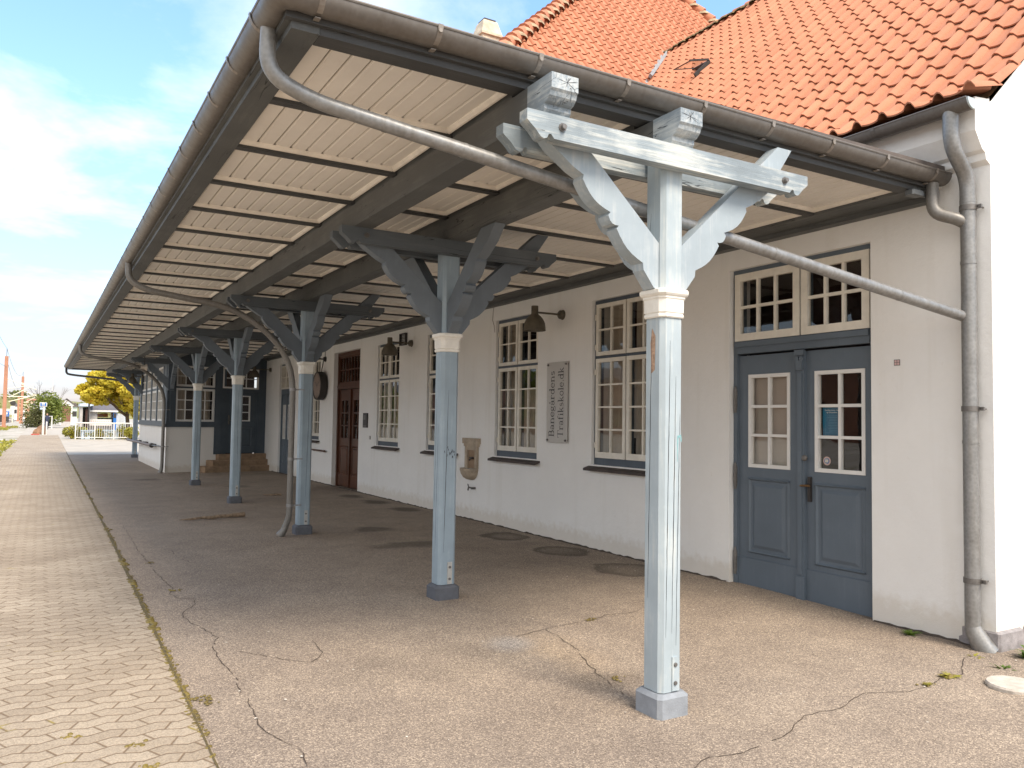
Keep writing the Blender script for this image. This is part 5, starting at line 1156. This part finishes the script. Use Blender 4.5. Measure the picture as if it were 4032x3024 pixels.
# masts
def mast(u,vb,vt,Y,label,w=.34,arms=1,seed=0):
    p=at(u,1640,Y); x=p.x; top=at(u,vt,Y).z; t=thing('catenary_mast',(x,Y,0),label,'mast','rust-orange catenary masts by the track'); m=MB()
    m.box(x-w/2,x-w/2+.05,Y-.15,Y+.15,-.1,top); m.box(x+w/2-.05,x+w/2,Y-.15,Y+.15,-.1,top); m.box(x-w/2+.05,x+w/2-.05,Y-.12,Y-.06,-.1,top); m.box(x-w/2-.1,x+w/2+.1,Y-.25,Y+.25,-.1,.25); m.build('column',ORANGE,t)
    m=MB(); m.tube([(x,Y,top),(x,Y,top+.9)],.04,6); m.build('tip_rod',WIREM,t)
    for a in range(arms):
        m=MB(); z=top*.62-.2
        for q in ((0,0,2.6,.55),(0,1.1,2.4,.45),(0,1.15,2.9,.0),(2.6,.5,.2,-1.0),(0,-.9,2.3,-.85),(2.3,-.85,.2,-1.5)): m.tube([(x+w/2+q[0],Y,z+q[1]-.4),(x+w/2+q[2],Y,z+q[3]-.4)],.05,6)
        m.build('bracket_arm',CREAMP,t)
    return t,x,top
mt1,mx1,mz1=mast(16,1685,1402,110,'tallest nearest rust-orange catenary mast at the left edge',.38)
mt2,mx2,mz2=mast(84,1658,1482,176,'second rust-orange catenary mast, just right of the tallest one',.42)
mt3,mx3,mz3=mast(71,1645,1560,235,'faint third catenary mast close behind the second one',.45)
mast(103,1645,1590,280,'thin distant mast left of the blue station sign',.3,0); mast(112,1645,1597,300,'thin distant mast nearest the blue station sign',.3,0)
gt_=thing('signal_gantry',(at(130,1575,260).x,260,0),'rust-coloured lattice gantry spanning the far tracks','gantry')
m=MB(); a=at(108,1572,260); b=at(172,1575,260)
m.tube([a,b],.18,5); m.tube([a-Vector((0,0,.9)),b-Vector((0,0,.9))],.18,5); 
for k in range(12): p=a.lerp(b,k/12); q=a.lerp(b,(k+1)/12); m.tube([p,q-Vector((0,0,.9))],.08,4)
m.build('truss',ORANGE,gt_); m=MB(); m.box(a.x-.2,a.x+.2,259.8,260.2,0,a.z); m.box(b.x-.2,b.x+.2,259.8,260.2,0,b.z); m.build('leg',ORANGE,gt_)
def wire(pts,label,r=.022):
    m=MB(); m.tube(pts,r,4); o=m.build('overhead_wire',WIREM,loc=pts[0]); tag(o,label,'wire','overhead wires of the railway'); return o
def cat(a,b,s,n=10): return [Vector(a).lerp(Vector(b),k/n)-Vector((0,0,s*4*(k/n)*(1-k/n))) for k in range(n+1)]
wire(cat((mx1-.3,30,mz1+4.2),(mx1,110,mz1+.9),1.2),'overhead wire rising to the left from the top of the tallest mast')
wire(cat((mx1,110,mz1+.9),(mx2,176,mz2+.6),1.5),'sagging wire strung between the tops of the two masts')
wire(cat((mx1+.2,110,mz1-1.0),(mx2-.1,176,mz2-1.6),1.6),'lower sagging wire strung between the two masts')
wire(cat((mx1-1.5,60,mz1-1.2),(mx1,110,mz1-1.2),.3),'short wire meeting the tallest mast below its top')
# rails
for xo,lb in ((-5.7,'nearest rusty rail of the track'),(-7.15,'second rusty rail of the track'),(-10.2,'third rail of the far track'),(-11.65,'farthest rail of the far track')):
    m=MB(); m.prism([(-.07,-.1),(.07,-.1),(.02,-.06),(.035,.05),(-.035,.05),(-.02,-.06)],60,430,lambda p,q,a:(xo+p,a,q)); tag(m.build('rail',simple('rail_rust',(.12,.06,.04),.6,.2,3),loc=(xo,60,0)) if 'rail_rust' not in MATS else m.build('rail',MATS['rail_rust'],loc=(xo,60,0)),lb,'rail','rails of the railway track')
# station sign, post, bollard
def ppx(u,v,Y): return at(u,v,Y)
sg=thing('station_sign',tuple(Vector((at(168,1712,75).x,75,0))),'blue and white double sign on a white pole beside the brick path','sign')
xs=at(169,1700,75).x; m=MB(); m.tube([(xs,75,0),(xs,75,2.55)],.085,10); m.build('pole',WHITEP,sg,smooth=True)
a=at(155,1600.5,75); b=at(186,1585,75); m=MB(); m.bbox(a.x,b.x,74.9,75.0,a.z,b.z,.03); m.build('sign_plate',WHITEP,sg)
m=MB(); m.box(a.x+.06,b.x-.06,74.885,74.9,a.z+.05,b.z-.04); m.build('blue_field',BLUEP,sg)
m=MB(); dx=(b.x-a.x); m.box(a.x+dx*.3,a.x+dx*.7,74.87,74.885,a.z+.16,b.z-.03); m.box(a.x+dx*.35,a.x+dx*.47,74.87,74.885,a.z+.07,a.z+.11); m.box(a.x+dx*.53,a.x+dx*.68,74.87,74.885,a.z+.07,a.z+.11); m.build('pictogram',WHITEP,sg)
a2=at(157,1612,75); b2_=at(180,1600,75); m=MB(); m.bbox(a2.x,b2_.x,75.0,75.08,a2.z,b2_.z-.02,.03); m.box(a2.x+.05,b2_.x-.05,74.99,75.0,a2.z+.06,a2.z+.14); m.build('lower_plate',simple('plate_pale',(.55,.68,.85),.5,.1,5),sg)
xs=at(182.5,1700,76).x; m=MB(); m.lathe([(.06,0),(.06,1.0),(.04,1.06),(.001,1.07)],(xs,76,0),seg=12); tag(m.build('bollard',WHITEP,loc=(xs,76,0),smooth=True),'short white bollard right of the blue station sign','bollard')
xa,xb=at(172,1650,108).x,at(204.5,1650,108).x; m=MB(); m.tube([(xa,108,0),(xa,108,1.45),(xb,108,1.45),(xb,108,0)],.07,8); m.tube([(xa,108,.25),(xb,108,.25)],.04,6); tag(m.build('barrier_hoop',WHITEP,loc=(xa,108,0)),'white tubular barrier frame behind the blue station sign','barrier')
# person walking
def person(x,y):
    t=thing('person',(x,y,0),'person in dark blue clothes walking on the path behind the blue sign','person')
    V=[(0,0,.92),(0,0,1.15),(0,0,1.38),(0,0,1.50),(0,0,1.62),(0,0,1.72),(-.10,0,.90),(-.12,-.14,.50),(-.12,-.10,.08),(-.12,-.24,.04),(.10,0,.90),(.11,.12,.5),(.11,.30,.12),(.11,.2,.05),(-.20,0,1.42),(-.25,.06,1.15),(-.24,-.06,.90),(.20,0,1.42),(.25,-.06,1.15),(.24,.08,.90)]
    Ed=[(0,1),(1,2),(2,3),(3,4),(4,5),(0,6),(6,7),(7,8),(8,9),(0,10),(10,11),(11,12),(12,13),(2,14),(14,15),(15,16),(2,17),(17,18),(18,19)]
    R=[.15,.15,.17,.055,.09,.07,.10,.065,.045,.035,.10,.065,.045,.035,.07,.05,.035,.07,.05,.035]
    me=bpy.data.meshes.new('body'); me.from_pydata(V,Ed,[]); o=bpy.data.objects.new('body',me); COL.objects.link(o); o.parent=t; me.materials.append(simple('navy_cloth',(.03,.035,.07),.9,.2,6,bumps=0)); WORG[o.name]=WORG[t.name]
    sk=o.modifiers.new('skin','SKIN'); L=me.skin_vertices[0].data
    for i,r in enumerate(R): L[i].radius=(r,r*.8)
    L[0].use_root=True; o.modifiers.new('sub','SUBSURF').levels=1
    m=MB(); m.lathe([(.001,-.12),(.06,-.10),(.085,-.03),(.095,.03),(.08,.09),(.001,.125)],(x,y,1.66),seg=10); m.build('head',simple('skin_tone',(.5,.3,.2),.6,.1,6,bumps=0),t,smooth=True)
    m=MB(); m.lathe([(.096,0),(.10,.04),(.085,.10),(.001,.135)],(x,y+.01,1.67),seg=10); m.build('hair',BARK,t,smooth=True)
person(at(184,1680,100).x,100)
# rusty mound and red pole
m=MB(); a=at(157,1712,76)
for k,(dx,dy,r,h) in enumerate([(0,0,.34,.75),(-.25,.1,.28,.5),(.15,.2,.3,.85),(-.05,-.15,.3,.45)]): m.lathe([(r*1.1,-.1),(r,h*.4),(r*.6,h*.8),(.01,h)],(a.x+dx,76+dy,0),seg=9)
tag(m.build('boulder',simple('brown_rock',(.26,.15,.09),.95,.4,4,bumps=.6),loc=(a.x,76,0)),'rough brown boulder left of the blue sign pole','boulder')
a=at(123,1703,74); m=MB(); m.tube([(a.x,74,.05),(a.x+.55,74.2,.05)],.05,6); tag(m.build('red_pole',simple('red_paint',(.5,.08,.05),.6,.1,5),loc=(a.x,74,0)),'short red pole lying on the gravel beside the boulder','pole')
# white railing
def railing():
    Y=60.9; xa=at(297,1700,Y).x; xb=at(521,1700,Y).x; t=thing('white_railing',((xa+xb)/2,Y,0),'white tubular railing in front of the hedge at the platform end','railing')
    m=MB(); m.tube([(xa-.05,Y,1.1),(xb,Y,1.1)],.05,8); m.build('top_rail',WHITEP,t); m=MB(); m.tube([(xa,Y,.13),(xb,Y,.13)],.03,8); m.build('bottom_rail',WHITEP,t)
    for k in range(4): x=xa+(xb-xa)*k/3; m=MB(); m.box(x-.035,x+.035,Y-.035,Y+.035,0,1.07); m.build('post',WHITEP,t)
    for k in range(25):
        if k%8==0: continue
        x=xa+(xb-xa)*k/24; m=MB(); m.tube([(x,Y,.13),(x,Y,1.1)],.014,5,caps=False); m.build('baluster',WHITEP,t)
railing()
def shrub(x,y,w,h,label,seed,mat=L_HEDGE):
    rnd=random.Random(seed); t=thing('shrub',(x,y,0),label,'shrub','shrubs behind the white railing'); m=MB()
    for k in range(6): a=rnd.uniform(0,2*PI); limb(m,(x,y,0),(x+math.cos(a)*w*.35,y+math.sin(a)*.3,h*.7),.03,.01,rnd,.05,3)
    m.build('stems',BARK,t); bl=[(x+rnd.uniform(-w/2,w/2)*.8,y+rnd.uniform(-.3,.3),h*rnd.uniform(.25,.7),w*.22,.35,h*.28) for _ in range(9)]; foliage('foliage',mat,t,bl,1200,.13,seed)
shrub(at(282,1700,62).x,62,1.6,.95,'rounded yellow-green shrub at the left end of the white railing',31)
shrub(3.0,61.8,1.6,.8,'low shrub behind the railing left of the near planter',32); shrub(3.75,61.8,1.5,.75,'middle low shrub between the two blue planters',33)
shrub(5.3,61.3,1.4,1.1,'shrub right of the wide planter against the far post',34); shrub(5.35,59.2,.9,.9,'loose shrub growing in front of the railing near the far post',35)
def planter(x,y,w,h,label,ribs):
    t=thing('planter',(x,y,0),label,'planter','pale blue planters behind the railing'); m=MB(); mt=MATS.get('planter_blue') or simple('planter_blue',(.48,.58,.66),.6,.1,4)
    m.box(x-w/2,x+w/2,y-.25,y+.25,0,h*.88); m.build('tub',mt,t)
    m=MB(); m.box(x-w/2-.04,x+w/2+.04,y-.29,y+.29,h*.88,h); m.build('rim',mt,t)
    m=MB()
    for k in range(ribs): xx=x-w/2+w*(k+.5)/ribs; m.box(xx-.02,xx+.02,y-.275,y-.25,0,h*.88)
    m.build('ribs',DARKMETAL if ribs<3 else WHITEP,t)
planter(at(341,1715,62.6).x,61.6,.75,.62,'narrow pale blue planter near the left railing post',2); planter(at(441,1715,62.6).x,61.7,1.25,.64,'wide ribbed pale blue planter behind the middle of the railing',6)
# shelter/kiosk
K=72
kx=lambda u:at(u,1650,K).x
kz=lambda v,u=400:at(u,v,K).z
ks=thing('platform_kiosk',(kx(400),K,0),'low grey kiosk with dark sloping roof and glazed front beyond the railing','kiosk')
gm=simple('kiosk_grey',(.42,.40,.38),.7,.12,3)
m=MB(); zr=kz(1622); x0_,x1_=kx(352),kx(455); m.box(x0_,x1_,K,K+4,-.05,.95); m.box(x0_,x0_+.55,K,K+4,.95,zr); m.box(x1_-.1,x1_,K,K+4,.95,zr); m.build('wall',gm,ks)
m=MB(); m.quadf([(x0_+.55,K+.1,.95),(x1_-.1,K+.1,.95),(x1_-.1,K+.1,zr),(x0_+.55,K+.1,zr)]); m.build('window',GLASS,ks,fix=False)
m=MB(); m.box(x0_+.6,x1_-.15,K+1.5,K+1.55,.9,1.45); m.build('green_counter',simple('kiosk_green',(.35,.50,.36),.7,.2,2),ks)
m=MB(); m.box(x0_+.6,x0_+1.4,K+1.4,K+1.45,1.5,1.78); m.build('orange_awning',simple('awning_orange',(.75,.30,.10),.7,.2,2),ks)
m=MB(); m.box(x0_-.05,x1_+.15,K-.3,K+4.2,zr,zr+.13); m.build('fascia',WHITEP,ks)
m=MB(); m.prism([(K-.25,zr+.13),(K+2.3,zr+.75),(K+4.2,zr+.13)],x0_-.02,x1_+.1,lambda p,q,a:(a,p,q)); m.build('roof',simple('slate_roof',(.12,.11,.115),.8,.2,2),ks)
m=MB(); m.box(kx(351),kx(438),K-.35,K-.3,.82,1.32); bn=m.build('banner',WHITEP,ks)
m=MB()
for k in range(11): x=kx(360)+(kx(434)-kx(360))*k/10; m.box(x-.03,x+.03,K-.36,K-.35,1.10,1.22); m.box(x-.03,x+.03,K-.36,K-.35,.87,.90)
m.build('banner_marks',STKR,bn)
m=MB(); m.box(kx(444),kx(456),K-.6,K-.1,0,kz(1625)); vm=m.build('vending_machine',BLUEP,loc=(kx(450),K-.4,0)); tag(vm,'blue vending machine at the right end of the kiosk','vending machine'); m=MB(); m.box(kx(445),kx(455),K-.63,K-.6,kz(1644),kz(1626)); m.build('display',DARKMETAL,vm)
# side shelter with pale blue roof
m=MB(); sh=thing('waiting_shelter',(kx(335),K-1,0),'small shelter with pale blue roof left of the kiosk','shelter')
m.box(kx(311),kx(322),K-1.2,K+1,0,kz(1604)); m.box(kx(345),kx(350),K-1.2,K+1,0,kz(1604)); m.box(kx(322),kx(345),K+.9,K+1,0,kz(1604)); m.build('wall',gm,sh)
m=MB(); m.box(kx(333),kx(344),K-1.1,K-.9,0,kz(1612)); m.build('door',DARKIN,sh)
m=MB(); a0_,a1_=kx(309),kx(366); z1_=kz(1602); m.prism([(a0_,z1_),(a1_-.3,z1_),(a1_,z1_+.12),(a0_+.9,z1_+.33),(a0_,z1_+.2)],K-1.4,K+1.2,lambda p,q,a:(p,a,q)); m.build('roof',simple('pale_blue_roof',(.50,.60,.72),.6,.1,2),sh)
m=MB(); m.box(kx(456),kx(508),K,K+3,0,kz(1632,480)); m.box(kx(456),kx(470),K-.06,K,0,kz(1628,460)); st2=m.build('silver_container',simple('silver_panel',(.46,.52,.58),.4,.15,1.2),loc=(kx(480),K,0)); tag(st2,'silver-grey corrugated container behind the maple trunk','container')
m=MB()
for k in range(9): x=kx(458)+k*.07; m.box(x,x+.025,K-.09,K-.06,0,kz(1628,460))
m.build('ribs',WHITEP,st2)
xp=at(349,1650,66).x; lp=thing('lamp_post',(xp,66,0),'slim dark lamp post standing in front of the kiosk','lamp post'); m=MB(); m.tube([(xp-.02,66,0),(xp,66,3.4)],[.075,.05],8); m.build('pole',DARKMETAL,lp); m=MB(); m.lathe([(.001,.2),(.2,.1),(.22,0),(.001,-.02)],(xp,66,3.4),seg=12); m.build('lamp_head',DARKMETAL,lp)
# brown hut
Yh=150; hx=lambda u:at(u,1650,Yh).x
hu=thing('brown_hut',(hx(265),Yh,0),'brown timber hut with white gable and corner boards past the green shrub','hut')
x0_,x1_=hx(238),hx(281); m=MB(); m.box(x0_,x1_,Yh,Yh+6,.55,3.15); m.build('wall',simple('hut_brown',(.20,.095,.06),.8,.15,2),hu)
m=MB(); m.box(x0_-.02,x1_+.02,Yh-.02,Yh+6,-.1,.56); m.build('plinth',gm,hu); m=MB(); m.box(x1_-.12,x1_+.1,Yh-.08,Yh,0,3.15); m.box(x0_-.1,x0_+.12,Yh-.08,Yh,0,3.15); m.build('corner_board',WHITEP,hu)
xm=(x0_+x1_)/2; m=MB(); m.prism([(x0_-.3,3.15),(x1_+.35,3.15),(x1_+.35,3.3),(xm,4.15),(x0_-.3,3.3)],Yh-.1,Yh-.04,lambda p,q,a:(p,a,q)); m.build('gable',WHITEP,hu)
m=MB(); m.prism([(x0_-.5,3.22),(xm,4.27),(x1_+.5,3.22),(x1_+.5,3.32),(xm,4.4),(x0_-.5,3.32)],Yh-.3,Yh+6.3,lambda p,q,a:(p,a,q)); m.build('roof',FELT,hu)
def house(u0,u1,v,Y,col,label,roofc,hr=1.3,win=2):
    xa,xb=at(u0,1640,Y).x,at(u1,1640,Y).x; z=at((u0+u1)/2,v,Y).z; t=thing('distant_house',((xa+xb)/2,Y,0),label,'house'); d=(xb-xa)*.9
    wm=simple('render_%d_%d'%(u0,u1),col,.8,.1,1,bumps=0); m=MB(); m.box(xa,xb,Y,Y+d,-.1,z); m.build('wall',wm,t)
    m=MB(); m.prism([(xa-.3,z),(xb+.3,z),((xa+xb)/2,z+hr)],Y-.3,Y+d+.3,lambda p,q,a:(p,a,q)); m.build('roof',roofc,t)
    for k in range(win):
        x=xa+(xb-xa)*(k+.6)/(win+.2); m=MB(); m.box(x-.35,x+.35,Y-.06,Y,z*.45,z*.75); m.build('window',DARKMETAL,t)
house(283,303,1602,165,(.55,.66,.55),'pale green house wall glimpsed right of the brown hut',FELT,.8,1)
house(54,66,1599,300,(.72,.70,.66),'white building behind the second mast',MATS['slate_roof'],1.2,1); house(83,97,1614,300,(.75,.72,.68),'low white shed right of the second mast',MATS['slate_roof'],.6,1); house(122,142,1600,320,(.62,.6,.58),'grey house with dark gable roof beside the far masts',MATS['slate_roof'],2.5,1)
# lorry trailer, blue container, cabinets, signals
def boxthing(name,u0,u1,v0,v1,Y,mat,label,cat,dep=2.5,extra=None):
    a=at(u0,v1,Y); b=at(u1,v0,Y); t=thing(name,((a.x+b.x)/2,Y,0),label,cat); z0=max(0,a.z); m=MB(); m.bbox(a.x,b.x,Y,Y+dep,z0,b.z,.05); m.build('body',mat,t)
    m=MB(); m.box(a.x+.1,b.x-.1,Y-.03,Y,z0+.1,z0+.2); m.box(a.x+.1,b.x-.1,Y-.03,Y,b.z-.25,b.z-.15); m.build('trim',gm,t)
    if z0>.3:
        m=MB(); m.box(a.x+.3,b.x-.3,Y+.2,Y+dep-.2,0,z0); m.build('undercarriage',DARKMETAL,t)
    return t
boxthing('lorry_trailer',-60,42,1610,1633,205,WHITEP,'long white lorry trailer parked beyond the tracks','trailer')
bc=boxthing('blue_container',22,36,1619,1640,200,BLUEP,'blue container with white marks left of the signal box','container'); m=MB(); a=at(24,1632,200); b=at(30,1624,200); m.box(a.x,b.x,199.9,199.96,a.z,b.z); m.build('mark',WHITEP,bc)
boxthing('relay_cabinet',43,56,1614,1634,190,WHITEP,'white relay cabinet under the round signal','cabinet',1)
for u,v,Y,lb in ((51,1587,185,'round dark railway signal right of the tallest mast'),(144,1587,230,'round dark railway signal left of the blue station sign')):
    p=at(u,v,Y); t=thing('railway_signal',(p.x,Y,0),lb,'signal','railway signals'); m=MB(); m.lathe([(.001,-.1),(.5,-.08),(.5,.08),(.001,.1)],p,axis='y',seg=14); m.build('signal_head',DARKMETAL,t); m=MB(); m.tube([(p.x,Y+.1,0),(p.x,Y+.1,p.z)],.09,6); m.build('pole',CREAMP,t); m=MB(); m.bbox(p.x-.4,p.x+.4,Y,Y+.3,p.z-1.3,p.z-.6,.05); m.build('lower_head',WHITEP,t)
m=MB(); x=at(78,1630,300).x
t=thing('flag_mast',(at(209,1600,170).x,170,0),'thin white antenna mast rising behind the green shrub','mast'); p=at(209,1493,170); m=MB(); m.tube([(p.x,170,0),(p.x,170,p.z)],.07,6); m.build('pole',WHITEP,t); m=MB(); m.lathe([(.13,0),(.13,.15),(.001,.2)],(p.x,170,p.z),seg=8); m.build('finial',WHITEP,t)
# weeds along the gravel edge
rnd=random.Random(8); bl=[]
for k in range(60):
    y=rnd.uniform(31,58); x=-1.35-abs(rnd.gauss(0,.35)); bl.append((x,y,.0,.28,.4,.10))
for k in range(50): bl.append((rnd.uniform(-9,-2.4),rnd.uniform(95,125),.0,.5,.8,.18))
ed=foliage('edge_weeds',L_HEDGE,None,bl,6000,.12,3,loc=(-1.6,40,0)); tag(ed,'low yellow-green weeds along the gravel edge of the path','weeds',kind='stuff')
# buildings and trees across the tracks (seen only in the window panes)
ow=thing('brick_warehouse',(-60,6,0),'long red-brown brick warehouse across the tracks, mirrored in the window panes','warehouse')
BRK=simple('warehouse_brick',(.32,.15,.09),.85,.2,1.2,bumps=0)
m=MB(); m.box(-70,-60,-25,260,-.1,8); m.build('wall',BRK,ow); m=MB(); m.prism([(-59.5,8),(-65,10.5),(-70.5,8)],-25.5,260.5,lambda p,q,a:(p,a,q)); m.build('roof',MATS['slate_roof'],ow)
for k in range(38):
    m=MB(); y=-20+7*k; m.box(-60.03,-60,y,y+2.6,1.4,3.8); m.build('window',DARKMETAL,ow)
for k,(x,y) in enumerate([(-46,60),(-50,76),(-47,95),(-53,120),(-44,142),(-50,-40)]): tree('trackside_tree',(x,y,0),7+k%3,6,L_SHRUB,['tall','broad','leaning','thin','far','lone'][k]+' green tree across the tracks, mirrored in the panes',60+k,900,.6)
# ================================================================ LIGHT
EL=R_(50); sun_to=Vector((.09,-.80,1.0)).normalized()
EL=math.asin(sun_to.z); AZ=math.atan2(sun_to.x,sun_to.y)
L=bpy.data.lights.new('sun','SUN'); L.energy=1.5; L.angle=R_(24); L.color=(1,.88,.74); lo=bpy.data.objects.new('sun',L); COL.objects.link(lo); lo.rotation_euler=sun_to.to_track_quat('Z','Y').to_euler(); lo.location=(0,-20,30)
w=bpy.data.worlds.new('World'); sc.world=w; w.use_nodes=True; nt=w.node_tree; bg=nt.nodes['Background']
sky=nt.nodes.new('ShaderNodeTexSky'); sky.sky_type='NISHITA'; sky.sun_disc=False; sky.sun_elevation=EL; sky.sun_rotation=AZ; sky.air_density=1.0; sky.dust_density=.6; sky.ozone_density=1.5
tc=nt.nodes.new('ShaderNodeTexCoord'); sx=nt.nodes.new('ShaderNodeSeparateXYZ'); nt.links.new(tc.outputs['Generated'],sx.inputs[0])
zc=math_(nt,'MAXIMUM',math_(nt,'ADD',sx.outputs[2],.06),.03); cx_=math_(nt,'DIVIDE',sx.outputs[0],zc); cy_=math_(nt,'DIVIDE',sx.outputs[1],zc)
cb_=nt.nodes.new('ShaderNodeCombineXYZ'); nt.links.new(cx_,cb_.inputs[0]); nt.links.new(cy_,cb_.inputs[1])
mp=nt.nodes.new('ShaderNodeMapping'); mp.inputs['Scale'].default_value=(1.0,.8,1); mp.inputs['Rotation'].default_value=(0,0,.5); mp.inputs['Location'].default_value=(4.3,1.7,0); nt.links.new(cb_.outputs[0],mp.inputs[0])
n1=tex(nt,'Noise',1.15,mp.outputs[0],Detail=9,Roughness=.58,Distortion=.25); n2=tex(nt,'Noise',.45,mp.outputs[0],Detail=4)
dens=math_(nt,'ADD',math_(nt,'MULTIPLY',n1.outputs[0],.72),math_(nt,'MULTIPLY',n2.outputs[0],.38))
# extra cloud added out of view, over the tracks and behind, for soft fill light
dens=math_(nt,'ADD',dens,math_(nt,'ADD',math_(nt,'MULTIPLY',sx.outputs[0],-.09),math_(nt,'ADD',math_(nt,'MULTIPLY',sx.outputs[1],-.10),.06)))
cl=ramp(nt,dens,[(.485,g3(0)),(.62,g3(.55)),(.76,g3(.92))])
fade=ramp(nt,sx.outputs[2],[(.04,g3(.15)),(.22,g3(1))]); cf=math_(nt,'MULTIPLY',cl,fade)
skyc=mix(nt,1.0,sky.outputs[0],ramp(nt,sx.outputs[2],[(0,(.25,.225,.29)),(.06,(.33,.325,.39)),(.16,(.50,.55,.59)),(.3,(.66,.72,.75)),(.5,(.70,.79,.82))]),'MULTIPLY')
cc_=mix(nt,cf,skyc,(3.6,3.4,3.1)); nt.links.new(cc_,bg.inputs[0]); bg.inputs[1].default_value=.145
sc.view_settings.view_transform='Standard'; sc.view_settings.look='None'; sc.view_settings.gamma=1; sc.view_settings.exposure=1.78
sc.cycles.max_bounces=8; sc.cycles.transparent_max_bounces=12
